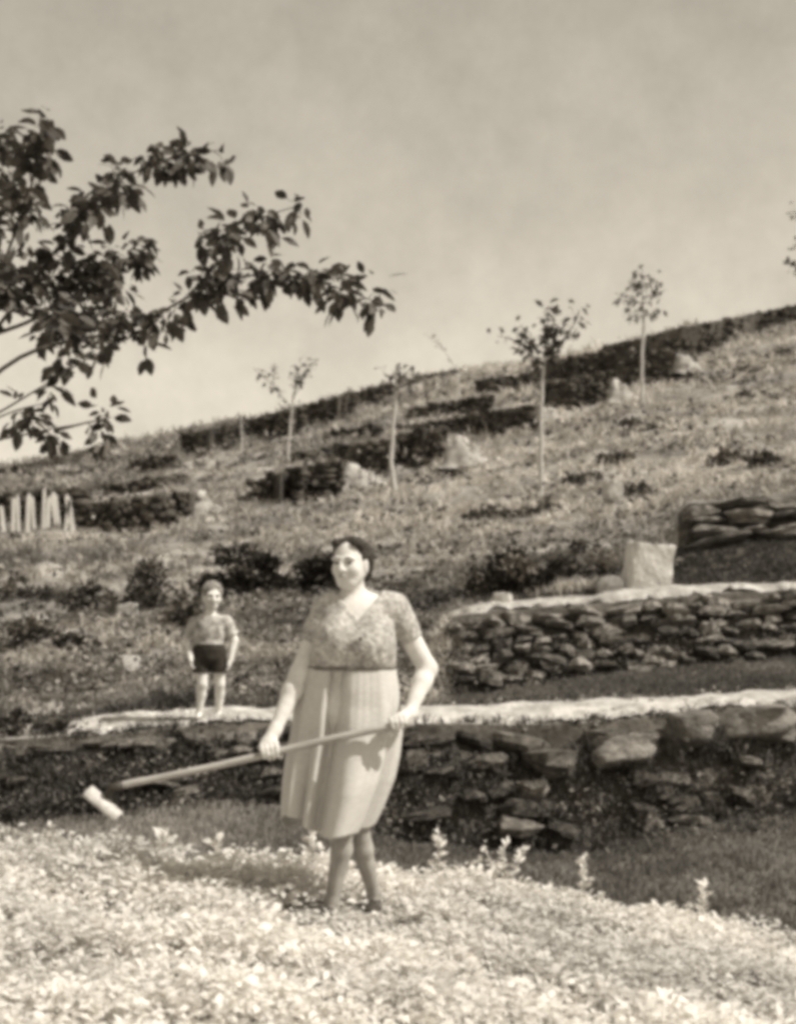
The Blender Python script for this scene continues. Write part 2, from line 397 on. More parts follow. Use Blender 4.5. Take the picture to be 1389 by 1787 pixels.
def far_wall(label, pts, seed, sw=.19, thick=.5, group='dark terrace walls on the upper hillside'):
    """pts: (u, top row, base row) along the wall"""
    rr = random.Random(seed); us = [p[0] for p in pts]; items = []
    uu = us[0]; bl = hit((us[0] + us[-1]) / 2, np.interp((us[0] + us[-1]) / 2, us, [p[2] for p in pts]))
    n_course = None
    while uu < us[-1]:
        yt, yb = np.interp(uu, us, [p[1] for p in pts]), np.interp(uu, us, [p[2] for p in pts])
        b = hit(uu, yb); D = b.y; H = max(.1, (yb - yt) / F * D) + .06
        nc = max(1, round(H / .115)); w = rr.uniform(.5, 1.4) * sw
        for k in range(nc):
            z = b.z - .05 + H * (k + .5) / nc + rr.uniform(-.03, .03)
            items.append(((b.x - bl.x + rr.uniform(-.08, .08), D + k * .04 - bl.y + rr.uniform(-.06, .06) + thick * .3, z - bl.z), w * rr.uniform(.9, 1.3), thick * rr.uniform(.8, 1.2), H / nc * rr.uniform(1.1, 1.7), rr.uniform(-.2, .2)))
        uu += w * .8 / D * F
    t = empty('terrace_wall', bl, label, 'wall', group)
    n = 14; cu = np.linspace(us[0], us[-1], n); V = []                       # solid core behind the face stones, dark to fill out the painted wall shadow
    for x in cu:
        yt, yb = np.interp(x, us, [p[1] for p in pts]), np.interp(x, us, [p[2] for p in pts]); b_ = hit(x, yb)
        H = max(.1, (yb - yt) / F * b_.y) * rr.uniform(.93, 1.02); q = np.array(b_ - bl) + (0, .1, 0)
        V += [q + (0, 0, -.3), q + (0, .1, H), q + (0, 1.1, H * 1.02), q + (0, 1.3, -.3)]
    Q = [(4 * i + k, 4 * i + 4 + k, 4 * i + 4 + (k + 1) % 4, 4 * i + (k + 1) % 4) for i in range(n - 1) for k in range(4)] + [(3, 2, 1, 0), (4 * n - 4, 4 * n - 3, 4 * n - 2, 4 * n - 1)]
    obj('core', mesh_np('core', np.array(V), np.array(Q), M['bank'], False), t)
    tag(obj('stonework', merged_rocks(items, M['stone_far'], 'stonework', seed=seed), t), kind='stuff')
    return t

M['mound'] = mat('pale_dry_earth', .30, .5, 4, bump=1., bscale=12)
def heap(label, u, yb, wpx, hpx, seed, m='stone_pale', name='rubble_heap', slope=.3):
    rr = random.Random(seed); b = hit(u, yb); D = b.y; Wd = wpx / F * D; Hh = hpx / F * D; items = []
    for i in range(60):
        fx = rr.uniform(-.5, .5); top = Hh * max(.1, 1 - abs(fx - slope * -.6) * 1.9); fz = rr.uniform(0, 1) ** .8
        s = rr.uniform(.07, .24) * Wd
        items.append(((fx * Wd * .8, rr.uniform(-.2, .25) * Wd * .7, fz * top * .8), s, s * .9, s * .75, rr.uniform(0, 3)))
    t = empty(name, b, label, 'rubble', 'pale rubble heaps at the wall ends')
    n = 22; gx, gy = np.meshgrid(np.linspace(-.62, .62, n), np.linspace(-.7, .7, n), indexing='ij')       # earth under the stones
    pk = np.clip(1.12 - np.abs(gx + .22) * np.where(gx < -.22, 3.4, 1.4), 0, 1) * np.clip(1.7 - np.abs(gy) * 2.8, 0, 1); pk = np.minimum(pk, .72 + .12 * np.sin(gx * 17 + seed)) 
    V = np.stack([gx * Wd, gy * Wd * .9, Hh * .95 * pk - .12 + .5 * Hh * (pk + .2) * fbm(gx * 4, gy * 4, seed, 5)], -1).reshape(-1, 3); k = (np.arange(n - 1)[:, None] * n + np.arange(n - 1)).ravel()
    obj('earth_mound', mesh_np('earth_mound', V, np.stack([k, k + n, k + n + 1, k + 1], -1), M['mound']), t)
    me = merged_rocks(items, M[m], 'stones', seed=seed); tag(obj('stones', me, t), kind='stuff')
    return t

FW = [
 ('long dark wall along the skyline at its highest, farthest up the slope', [(1054, 602, 646), (1130, 586, 640), (1200, 568, 630), (1245, 558, 612), (1300, 550, 584), (1500, 508, 534)]),
 ('dark wall under the skyline just beside the tier-crowned sapling', [(958, 628, 672), (1040, 612, 672), (1120, 612, 676), (1178, 608, 666)]),
 ('dark hillside wall ending at a pale heap beyond the tallest trunk', [(953, 664, 708), (1000, 658, 718), (1064, 648, 698)]),
 ('dark hillside wall ending at the pale block behind the tallest trunk', [(795, 728, 750), (850, 716, 760), (934, 704, 752)]),
 ('dark hollow wall beside the pale heap in mid-hill', [(690, 758, 806), (740, 748, 816), (781, 742, 800)]),
 ('low dark wall running behind the slender pale-trunked sapling', [(588, 774, 804), (640, 772, 824), (692, 764, 826)]),
 ('broad dark wall block in front of the twin-sprig sapling', [(440, 838, 876), (520, 814, 880), (596, 800, 866)]),
 ('short dark skyline wall beside the twin-sprig sapling', [(526, 708, 734), (570, 696, 738), (618, 682, 724)]),
 ('short dark skyline wall directly above the slender pale-trunked sapling', [(616, 684, 704), (650, 674, 706), (684, 664, 696)]),
 ('thin dark wall line on the bare middle of the skyline', [(728, 656, 667), (770, 648, 661), (800, 644, 655)]),
 ('dark wall on the skyline around the twin-sprig sapling', [(425, 733, 762), (470, 720, 766), (526, 708, 756)]),
 ('dark wall on the skyline around the bare stake-like sapling', [(316, 756, 790), (370, 746, 794), (424, 734, 774)]),
 ('small dark wall piece between the ridge and the picket fence', [(228, 802, 822), (270, 796, 828), (302, 792, 816)]),
 ('thin dark wall line at the low end of the skyline', [(-120, 836, 848), (0, 818, 832), (100, 798, 812), (190, 776, 788)]),
 ('dark wall standing close behind the white picket fence', [(-40, 862, 917), (60, 854, 916), (137, 850, 914)]),
 ('broad dark wall beside the white picket fence', [(136, 880, 924), (200, 874, 930), (260, 866, 928), (328, 856, 910)]),
 ('thin dark wall course crossing behind the leafy top of the tallest sapling', [(836, 662, 686), (900, 654, 684), (952, 644, 672)]),
 ('dark wall course just downhill of the broken sprig', [(716, 712, 728), (760, 704, 726), (860, 688, 722)]),
 ('thin dark wall course reaching from the hollow wall to the pale block', [(690, 742, 754), (760, 736, 752), (838, 726, 742)]),
 ('thin dark wall course between the twin-sprig and slender saplings', [(572, 752, 772), (620, 746, 768), (668, 738, 760)]),
 ('dark wall course above the broad block, by the twin-sprig trunk', [(505, 792, 806), (550, 784, 804), (600, 776, 792)]),
 ('dark wall course behind the dark wall beside the fence', [(190, 846, 862), (250, 836, 858), (320, 826, 846)]),
]
for i, (lab, pts) in enumerate(FW): far_wall(lab, pts, 400 + i)
HP = [('pale rubble heap beside the dark hollow wall in mid-hill', 812, 812, 78, 68),
      ('pale rubble heap at the base of the slender sapling', 632, 852, 104, 54),
      ('pale block of rubble behind the tallest sapling trunk', 962, 742, 66, 38),
      ('pale rubble heap at the foot of the tier-crowned sapling', 1086, 700, 56, 50),
      ('pale rubble heap highest on the slope under the skyline wall', 1200, 650, 60, 46),
      ('pale earthy heap at the end of the fence-side wall', 362, 900, 90, 46)]
for i, (lab, u, yb, w, h) in enumerate(HP): heap(lab, u, yb, w, h, 500 + i)

# white boulder and pale stones on the upper path
def boulder(name, label, u, D, w, d, h, m, seed, cat='boulder', group=None, sink=.12, cube=.72, cuts=9, tilt=.12):
    r = random.Random(seed); g0 = ground_at(u, D)
    o = obj(name, cut_rock(name, seed, m, cube, cuts), None, g0 + Vector((0, 0, h * (.5 - sink))), (0, r.uniform(-tilt, tilt), r.uniform(-.3, .3)), (w, d, h))
    return tag(o, label, cat, group)
boulder('boulder', 'big whitish block of stone standing on the upper path', 1130, 14.75, .47, .24, .53, 'stone_white', 74, cube=1., cuts=5, tilt=.14)
boulder('boulder', 'pale stone leaning beside the big whitish block', 1064, 14.7, .26, .2, .22, 'stone_pale', 75, cube=.85, cuts=6, tilt=.3)
boulder('boulder', 'low pale stone at the near end of the upper path', 878, 14.3, .2, .2, .15, 'stone_pale', 63)
boulder('boulder', 'small pale upright stone near the dark tussocks, above the upper path', 1068, 20., .28, .22, .34, 'stone_pale', 64)
boulder('boulder', 'pale square rock in the rough grass beside the child', 222, 13.9, .24, .2, .2, 'stone_pale', 65)
boulder('boulder', 'pale rock by the dark upright shrub above the child', 226, 16.2, .26, .24, .34, 'stone_pale', 66)

# ------------------------------------------------------------------ grass
def blade_field(name, roots, hgt, wid, nb, tn, m, lean=.5, kind='stuff', seed=3):
    """nb bent blades at every root, one joined mesh"""
    r = np.random.default_rng(seed); n = len(roots); N = n * nb
    R = np.repeat(roots, nb, 0) + np.concatenate([r.normal(0, 1, (N, 2)) * np.repeat(hgt, nb)[:, None] * .28, np.zeros((N, 1))], 1)
    h = np.repeat(hgt, nb) * r.uniform(.5, 1.2, N); w = np.repeat(wid, nb) * r.uniform(.7, 1.3, N)
    a = r.uniform(0, 2 * math.pi, N); ln = r.uniform(.1, lean, N) * h; fa = r.uniform(-.9, .9, N)
    dx, dy = np.cos(a) * ln, np.sin(a) * ln; wx, wy = np.cos(fa) * w / 2, np.sin(fa) * w / 2
    z0 = np.zeros(N)
    b0 = R + np.stack([-wx, -wy, z0 - .02], -1); b1 = R + np.stack([wx, wy, z0 - .02], -1)
    m0 = R + np.stack([dx * .35 - wx * .8, dy * .35 - wy * .8, h * .6], -1); m1 = R + np.stack([dx * .35 + wx * .8, dy * .35 + wy * .8, h * .6], -1)
    tp = R + np.stack([dx, dy, h * .95], -1)
    V = np.stack([b0, b1, m0, m1, tp], 1).reshape(-1, 3); k = np.arange(N) * 5
    T = np.concatenate([np.stack([k, k + 1, k + 3], -1), np.stack([k, k + 3, k + 2], -1), np.stack([k + 2, k + 3, k + 4], -1)])
    tv = np.repeat(np.repeat(tn, nb) * r.uniform(.86, 1.14, N), 5)
    return tag(obj(name, mesh_np(name, V, T, m, False, tv)), kind=kind)

def scatter(n, u0, u1, s0, s1, seed):
    r = np.random.default_rng(seed); u = r.uniform(u0, u1, n)
    # even in the depicted height: pick depth so density thins with distance
    s = s0 + (s1 - s0) * r.uniform(0, 1, n); return u, s, G(u, s)

u, s, g = scatter(52000, -350, 1750, 5.0, 14.1, 11)
keep = ~((u > 780) & (s > 6.0) & (s < 8.05)) & ~((u > 1165) & (s > 7.5) & (s < 10.05)) & ~((u > 775) & (s < 6.1))
pn = fbm(g[:, 0] * .9, g[:, 1] * .6, 41, 3)
keep &= (rng.uniform(0, 1, len(u)) < .75 + pn * .6)
u, s, g = u[keep], s[keep], g[keep]; D = g[:, 1]
h = np.clip(.045 + .0030 * D, .05, .2) * rng.uniform(.6, 1.4, len(u)) * np.clip(1 + 1.3 * fbm(g[:, 0] * 1.7, g[:, 1] * 1.4, 43, 3), .35, 2.2)
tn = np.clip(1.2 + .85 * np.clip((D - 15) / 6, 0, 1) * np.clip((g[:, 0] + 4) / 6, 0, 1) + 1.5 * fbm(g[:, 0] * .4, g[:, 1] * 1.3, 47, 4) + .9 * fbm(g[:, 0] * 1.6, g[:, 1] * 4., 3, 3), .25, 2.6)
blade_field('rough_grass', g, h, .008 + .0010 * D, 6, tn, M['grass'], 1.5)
tag(bpy.data.objects['rough_grass'], 'rough dry grass covering the hillside', 'grass')

# short turf on the banks (behind the crop, between the walls)
u1_, s1_, g1 = scatter(16000, -350, 1750, 1.6, 3.0, 12)
u2_, s2_, g2 = scatter(5000, 775, 1750, 5.05, 6.0, 13)
u3_, s3_, g3 = scatter(3000, 1150, 1750, 8.05, 9.0, 14)
g = np.concatenate([g1, g2, g3]); D = g[:, 1]
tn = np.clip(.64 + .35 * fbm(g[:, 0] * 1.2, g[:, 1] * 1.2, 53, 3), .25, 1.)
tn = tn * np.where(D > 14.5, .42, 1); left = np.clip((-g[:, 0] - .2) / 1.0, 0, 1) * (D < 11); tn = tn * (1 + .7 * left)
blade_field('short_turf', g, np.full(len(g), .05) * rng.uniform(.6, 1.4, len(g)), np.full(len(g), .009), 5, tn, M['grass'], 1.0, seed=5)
tag(bpy.data.objects['short_turf'], 'short dark turf on the terrace banks', 'grass')
# weeds in the joints of the walls and along their feet
us, ss, gs = [], [], []
for (a, b, s0, s1, n, sd) in ((-200, 1600, 2.85, 3.2, 900, 15), (-200, 1600, 3.3, 3.85, 700, 16), (-200, 300, 3.0, 4.0, 350, 17), (770, 1600, 5.95, 6.3, 500, 18), (60, 1700, 4.7, 5.05, 900, 20), (60, 1700, 3.98, 4.12, 260, 22), (60, 400, 4.0, 4.8, 160, 23), (830, 1500, 7.95, 8.1, 400, 21)):
    gs.append(scatter(n, a, b, s0, s1, sd)[2])
g = np.concatenate(gs)
g[:, 1] -= .10 * (g[:, 1] < 11.2)
blade_field('wall_weeds', g, rng.uniform(.03, .09, len(g)), np.full(len(g), .011), 5, np.clip(rng.normal(.42, .2, len(g)), .18, 1.), M['grass'], 1.8, seed=6)
tag(bpy.data.objects['wall_weeds'], 'weeds growing in the wall joints and at path edges', 'weeds')

# ------------------------------------------------------------------ leaves
def leaf_shape(L=1., Wd=.55, droop=.15, fold=.18):
    """small folded ovate leaf along +X, 8 triangles"""
    pr = [(0, 0), (.25, .8), (.55, 1.), (.82, .55), (1, 0)]
    V = []
    for (x, w) in pr: V.append((x * L, 0, -droop * x * x * L))
    for (x, w) in pr[1:4]: V.append((x * L, w * Wd / 2 * L, -droop * x * x * L + fold * w * Wd / 2 * L))
    for (x, w) in pr[1:4]: V.append((x * L, -w * Wd / 2 * L, -droop * x * x * L + fold * w * Wd / 2 * L))
    T = [(0, 1, 5), (1, 2, 6), (1, 6, 5), (2, 3, 7), (2, 7, 6), (3, 4, 7), (0, 8, 1), (1, 8, 9), (1, 9, 2), (2, 9, 10), (2, 10, 3), (3, 10, 4)]
    return np.array(V), np.array(T)
LEAF_V, LEAF_T = leaf_shape()
SLEAF_V = np.array([(0, 0, 0), (.5, .28, .07), (1, 0, -.1), (.5, -.28, .07), (.5, 0, 0)]); SLEAF_T = np.array([(0, 4, 1), (4, 2, 1), (0, 3, 4), (4, 3, 2)])

def rot_from(dirs, roll):
    """matrices whose x axis is dirs, rolled about it"""
    x = dirs / np.linalg.norm(dirs, axis=1, keepdims=True)
    up = np.tile(np.array([0, 0, 1.]), (len(x), 1)); up[np.abs(x[:, 2]) > .98] = (0, 1, 0)
    y = np.cross(up, x); y /= np.linalg.norm(y, axis=1, keepdims=True); z = np.cross(x, y)
    c, s_ = np.cos(roll)[:, None], np.sin(roll)[:, None]
    return np.stack([x, y * c + z * s_, z * c - y * s_], -1)

def leaf_mesh(name, pos, dirs, roll, size, m, tn, big=False):
    LV, LT = (LEAF_V, LEAF_T) if big else (SLEAF_V, SLEAF_T)
    R = rot_from(dirs, roll); V = np.einsum('nij,kj->nki', R, LV) * size[:, None, None] + pos[:, None, :]
    T = (LT[None] + (np.arange(len(pos)) * len(LV))[:, None, None]).reshape(-1, 3)
    return mesh_np(name, V.reshape(-1, 3), T, m, False, np.repeat(tn, len(LV)))

def tube(path, rad, sides=8, cap=True):
    path = np.array([tuple(p) for p in path], float); n = len(path); rad = np.broadcast_to(np.asarray(rad, float), (n,))
    V = []; prev = None
    for i in range(n):
        t = path[min(i + 1, n - 1)] - path[max(i - 1, 0)]; t /= np.linalg.norm(t) + 1e-9
        if prev is None: a = np.cross(t, (0, 1, .3)); 
        else: a = prev - t * np.dot(prev, t)
        if np.linalg.norm(a) < 1e-6: a = np.cross(t, (1, 0, 0))
        a /= np.linalg.norm(a); b = np.cross(t, a); prev = a
        for k in range(sides):
            an = 2 * math.pi * k / sides; V.append(path[i] + rad[i] * (a * math.cos(an) + b * math.sin(an)))
    Q = []
    for i in range(n - 1):
        for k in range(sides):
            k2 = (k + 1) % sides; Q.append((i * sides + k, i * sides + k2, (i + 1) * sides + k2, (i + 1) * sides + k))
    T = []
    if cap:
        c0 = len(V); V.append(path[0]); V.append(path[-1])
        for k in range(sides):
            k2 = (k + 1) % sides; T.append((c0, k2, k)); T.append((c0 + 1, (n - 1) * sides + k, (n - 1) * sides + k2))
    return np.array(V), [np.array(Q), np.array(T)] if cap else [np.array(Q)]

def tube_obj(name, path, rad, m, parent=None, sides=8):
    V, Fs = tube(path, rad, sides); return obj(name, mesh_np(name, V, Fs, m), parent)

def smooth_path(pts, n):
    pts = np.array([tuple(p) for p in pts], float); d = np.concatenate([[0], np.cumsum(np.linalg.norm(np.diff(pts, axis=0), axis=1))])
    t = np.linspace(0, d[-1], n); out = np.stack([np.interp(t, d, pts[:, k]) for k in range(3)], -1)
    for _ in range(3): out[1:-1] = (out[:-2] + 2 * out[1:-1] + out[2:]) / 4
    return out

# ------------------------------------------------------------------ the broad-leaved tree at the edge
def big_tree():
    D0 = 9.0; rr = np.random.default_rng(71)
    base = ground_at(-150, D0)
    t = empty('fruit_tree', base, 'broad-leaved fruit tree reaching its dark leafy boughs in over the slope', 'tree')
    B = np.array(base)
    tr = [np.array(base) + (0, 0, -.1), P(-148, 1150, D0), P(-135, 950, D0), P(-110, 760, D0), P(-90, 620, D0), P(-60, 450, D0)]
    tp = smooth_path(tr, 20) - B; tube_obj('trunk', tp, np.linspace(.085, .03, 20), M['bark'], t, 10)
    BR = [  # (pixel polyline with depth offset, leafy from fraction, leaf count)
        ([(-90, 620, 0), (0, 480, -.1), (55, 330, -.2), (70, 262, -.25), (72, 198, -.3)], .55, 150),
        ([(-100, 700, 0), (20, 540, .1), (110, 420, .15), (180, 330, .2), (260, 285, .25), (330, 270, .3), (382, 262, .35)], .30, 300),
        ([(-105, 740, 0), (40, 610, -.1), (150, 590, -.15), (240, 575, -.2), (320, 520, -.2), (400, 480, -.25), (470, 475, -.3), (540, 482, -.3), (610, 508, -.35), (668, 532, -.4)], .28, 360),
        ([(330, 515, -.2), (390, 450, -.2), (425, 395, -.2), (470, 374, -.2), (512, 362, -.2)], .25, 100),
        ([(-60, 600, .1), (60, 560, .2), (130, 500, .25), (190, 460, .3), (262, 440, .3)], .35, 190),
        ([(20, 540, .1), (90, 560, .1), (150, 560, .1), (210, 520, .1)], .1, 120),
        ([(-70, 520, .2), (-30, 420, .2), (-8, 330, .2), (2, 235, .2)], .3, 130),
        ([(-90, 650, .3), (-40, 560, .3), (5, 500, .3), (15, 440, .3)], .4, 90),
        ([(-110, 800, 0), (-40, 745, -.1), (30, 715, -.1), (95, 700, -.1)], .5, 26),
        ([(-60, 775, -.1), (40, 760, -.1), (90, 748, -.1), (130, 742, -.1)], .35, 26),
        ([(95, 752, -.1), (150, 738, -.1), (195, 728, -.1)], .5, 26),
        ([(-105, 770, .1), (0, 720, .1), (90, 665, .1), (168, 618, .1)], .97, 3),
    ]
    pos, dr, sz, twigs = [], [], [], []
    for (pl, f0, n) in BR:
        n = int(n * 1.5) if n > 5 else n
        pts = [P(x, y, D0 + d) for (x, y, d) in pl]; sp = smooth_path(pts, 24) - B
        tube_obj('branch', sp, np.linspace(.016 if n > 170 else .010, .003, 24), M['bark'], t, 6)
        nc = max(2, n // 17); fc = f0 + (1 - f0) * (np.arange(nc) + rr.uniform(0, 1, nc)) / nc; k = fc * 23; i = np.clip(k.astype(int), 0, 22); qc = sp[i] + (sp[i + 1] - sp[i]) * (k - i)[:, None]
        cc = qc + np.clip(rr.normal(0, 1, (nc, 3)), -1.5, 1.5) * np.array([.075, .14, .07]) * np.clip(1.5 - fc, .3, 1.1)[:, None]
        for a_, b_ in zip(qc, cc): twigs.append((a_, b_))
        w_ = rr.integers(0, nc, n); q = cc[w_]; cs = rr.uniform(.6, 1.3, nc)[w_]
        off = np.clip(rr.normal(0, 1, (n, 3)), -1.7, 1.7) * np.array([.042, .06, .046]) * cs[:, None]
        d = off * 12 + rr.normal(0, 1, (n, 3)) * np.array([.6, .6, .3]) + np.array([.1, -.1, -.55])
        pos.append(q + off); dr.append(d); sz.append(rr.uniform(.06, .14, n))
    pos, dr, sz = np.concatenate(pos), np.concatenate(dr), np.concatenate(sz); roll = rr.uniform(-1.2, 1.2, len(pos))
    TV, TF, o_ = [], [], 0
    for a_, b_ in twigs:
        v, fs = tube([a_, (a_ + b_) / 2 + (0, 0, .01), b_], [.004, .003, .002], 4, False); TV.append(v); TF.append(fs[0] + o_); o_ += len(v)
    tag(obj('twigs', mesh_np('twigs', np.concatenate(TV), np.concatenate(TF), M['bark']), t), kind='stuff')
    big = np.argsort(-sz); vis = [i for i in big if pos[i][0] + B[0] > -2.5][:292]; rest = np.array([i for i in range(len(pos)) if i not in set(vis)])
    lm = [mesh_np('leaf', *leaf_shape(1, w, dp, fo), M['leaf'], False) for (w, dp, fo) in ((.5, .15, .2), (.58, .3, .1), (.46, .45, .3), (.54, .05, .25))]
    R = rot_from(dr, roll)
    for i in vis:
        o = obj('leaf', lm[i % 4], t); mx = Matrix([list(r_) for r_ in R[i]]).to_4x4(); mx.translation = Vector(pos[i])
        o.matrix_local = mx @ Matrix.Scale(sz[i], 4)
    tn = rr.uniform(.5, 1.6, len(rest))
    tag(obj('foliage', leaf_mesh('foliage', pos[rest], dr[rest], roll[rest], sz[rest], M['foliage'], tn, True), t), kind='stuff')
big_tree()

# ------------------------------------------------------------------ saplings on the slope
def sapling(label, base_uy, trunk_px, sprigs, wr=.03, ls=.13, seed=1, name='sapling', D=None, dens=16):
    rr = np.random.default_rng(seed); b = hit(*base_uy) if D is None else ground_at(base_uy[0], D)
    D = b.y; B = np.array(b); t = empty(name, b, label, 'tree', 'young trees planted on the slope')
    tp = smooth_path([b - Vector((0, 0, .1))] + [P(x, y, D) for (x, y) in trunk_px], 14) - B
    tp[1:-1, :2] += rr.normal(0, wr * .2, (12, 2)) + .5 * wr * np.sin(np.linspace(0, 5, 12) + seed)[:, None] * (.8, .4)
    tube_obj('trunk', tp, np.linspace(wr, wr * .45, 14) * rr.uniform(.9, 1.1, 14), M['pale_bark'], t, 8)
    pos, dr, sz = [], [], []
    for (pl, n) in sprigs:
        dd = rr.uniform(-.3, .3); m_ = len(pl) - 1
        sp = smooth_path([P(x, y, D + dd * k / m_) for k, (x, y) in enumerate(pl)], 10) - B
        tube_obj('branch', sp, np.linspace(wr * .35, wr * .12, 10), M['bark'], t, 5)
        f = rr.beta(2.2, 1.2, n); k = f * 9; i = np.clip(k.astype(int), 0, 8); q = sp[i] + (sp[i + 1] - sp[i]) * (k - i)[:, None]
        pos.append(q + rr.normal(0, ls * .45, (n, 3))); dr.append(rr.normal(0, 1, (n, 3)) + np.array([0, 0, -.2])); sz.append(rr.uniform(.7, 1.3, n) * ls)
    if pos:
        pos, dr, sz = np.concatenate(pos), np.concatenate(dr), np.concatenate(sz)
        tag(obj('crown', leaf_mesh('crown', pos, dr, rr.uniform(-1, 1, len(pos)), sz, M['sap_leaf'], rr.uniform(.5, 1.6, len(pos))), t), kind='stuff')
    return t
sapling('tallest sapling with a long pale trunk and spreading leafy shoots', (940, 880), [(942, 800), (946, 720), (949, 650), (953, 600)], [
    ([(952, 640), (955, 580), (958, 535)], 60), ([(953, 620), (930, 605), (908, 565)], 26), ([(950, 640), (915, 605), (905, 598)], 20), ([(930, 610), (890, 590), (868, 586)], 14),
    ([(955, 620), (985, 590), (998, 572)], 18), ([(985, 590), (1005, 560), (1011, 540)], 20), ([(953, 640), (965, 600), (972, 580)], 34), ([(945, 650), (935, 630), (925, 622)], 16), ([(955, 650), (970, 630), (985, 622)], 14)], .045, .15, 1)
sapling('sapling with a crown in flat tiers standing against the sky', (1118, 706), [(1120, 650), (1122, 600), (1122, 540)], [
    ([(1122, 560), (1120, 500), (1120, 466)], 16), ([(1122, 553), (1105, 553), (1092, 545)], 20), ([(1122, 552), (1138, 548), (1152, 542)], 16), ([(1121, 530), (1104, 526), (1090, 514)], 20),
    ([(1121, 522), (1140, 512), (1155, 510)], 16), ([(1120, 505), (1108, 500), (1104, 490)], 18), ([(1120, 500), (1134, 494), (1142, 484)], 18), ([(1110, 530), (1090, 525), (1078, 523)], 10)], .055, .17, 2)
sapling('slender sapling with pale trunk and thin faded crown', (686, 862), [(686, 780), (688, 700), (690, 655)], [
    ([(690, 680), (680, 660), (668, 648)], 10), ([(690, 670), (705, 655), (716, 645)], 14), ([(690, 680), (715, 668), (735, 655)], 14), ([(690, 665), (692, 648), (694, 636)], 10)], .055, .15, 3)
sapling('young tree with two leafy twin sprigs above the skyline', (503, 822), [(505, 770), (507, 730), (512, 690)], [
    ([(510, 715), (475, 670), (442, 642)], 22), ([(475, 670), (482, 645), (478, 632)], 8), ([(512, 700), (516, 660), (518, 636)], 26), ([(514, 680), (535, 645), (552, 628)], 22), ([(514, 690), (528, 665), (536, 655)], 10)], .045, .16, 4)
sapling('bare thin stake-like sapling left of the twin-sprig tree', (422, 792), [(422, 760), (421, 728)], [([(421, 735), (418, 728), (414, 722)], 3)], .035, .1, 5)
sapling('thin leaning sapling with one broken sprig above the ridge', (801, 708), [(801, 690), (800, 660), (796, 642)], [([(798, 650), (778, 615), (757, 584)], 7), ([(775, 612), (752, 590), (738, 582)], 3)], .03, .14, 6)
sapling('sapling at the picture edge with only a few leaf sprigs showing', (1430, 690), [(1428, 600), (1426, 500), (1422, 400)], [
    ([(1424, 470), (1395, 462), (1372, 458)], 18), ([(1424, 430), (1400, 420), (1384, 428)], 14), ([(1422, 400), (1400, 380), (1384, 368)], 18), ([(1424, 420), (1440, 400), (1460, 390)], 14)], .05, .15, 7)
sapling('short pale stake standing in grass beside the tallest sapling', (991, 822), [(991, 795), (991, 766)], [([(991, 775), (989, 768), (987, 763)], 2)], .03, .08, 8)

# ------------------------------------------------------------------ dark shrubs, tussocks
def bush(label, u, D, w, d, h, seed, n=900, ls=.07, name='shrub', tnm=1., m='bush', y=None, group=None):
    rr = np.random.default_rng(seed); b = ground_at(u, D) if y is None else hit(u, y); B = np.array(b)
    t = empty(name, b, label, 'shrub', group)
    for i in range(4):
        a = rr.uniform(0, 6.28); e = np.array([math.cos(a) * w * .3, math.sin(a) * d * .3, h * .7])
        tube_obj('stem', smooth_path([(0, 0, -.05), tuple(e * .5 + rr.normal(0, .02, 3)), tuple(e)], 6), np.linspace(.014, .005, 6), M['bark'], t, 5)
    k = 17; cx_ = rr.uniform(-.55, .55, k); cc = np.stack([cx_ * w, rr.uniform(-.4, .4, k) * d, rr.uniform(.05, .9, k) * h * np.clip(1.15 - np.abs(cx_) * 1.3 + rr.normal(0, .2, k), .25, 1.2)], -1); cr = rr.uniform(.07, .25, k)
    i = rr.integers(0, k, n); v = rr.normal(0, 1, (n, 3)); v /= np.linalg.norm(v, axis=1, keepdims=True)
    p = cc[i] + v * (cr[i] * rr.uniform(.3, 1.5, n) ** .8)[:, None] * np.array([w, d, h]) * .8
    p[:, 2] = np.maximum(p[:, 2], .0)
    tag(obj('foliage', leaf_mesh('foliage', p, v + rr.normal(0, .6, (n, 3)), rr.uniform(-1.5, 1.5, n), rr.uniform(.6, 1.4, n) * ls, M[m], rr.uniform(.5, 1.5, n) * rr.choice([.7, 1., 2.6], k, p=[.5, .32, .18])[i] * tnm), t), kind='stuff')
    return t
bush('wide blackish shrub between the child and the woman', 490, 16.6, 1.5, .7, .52, 81, 5200, .08, tnm=.7)
bush('dark upright shrub in the rocks over the child on his shaded side', 258, 16.5, .42, .4, .72, 82, 900)
bush('small dark shrub right behind the child', 316, 15.2, .34, .3, .44, 83, 500)
bush('dark shrub at the end of the upper path', 915, 15.2, .85, .45, .48, 84, 2400, tnm=.8)
bush('little dark shrub left of the upper path end', 833, 15.4, .24, .2, .34, 85, 340)
bush('dark low shrub leaning against the whitish block', 1025, 15.6, .6, .4, .42, 86, 800)
bush('dark leafy sprig right beside the woman\'s head', 700, 18.2, .45, .25, .24, 87, 300)
bush('dark clump of weeds low on the wild slope at the picture edge', 64, 14.9, .75, .4, .36, 88, 900)
bush('dark shrub on the slope midway between the fence and the child', 165, 16.8, .7, .35, .30, 89, 700)
bush('dark weeds spilling over the low end of the wall', 30, 11.5, .8, .3, .22, 90, 800)
bush('dark hollow shrub at the picture edge under the picket fence', 20, 18.2, .9, .4, .34, 92, 800)
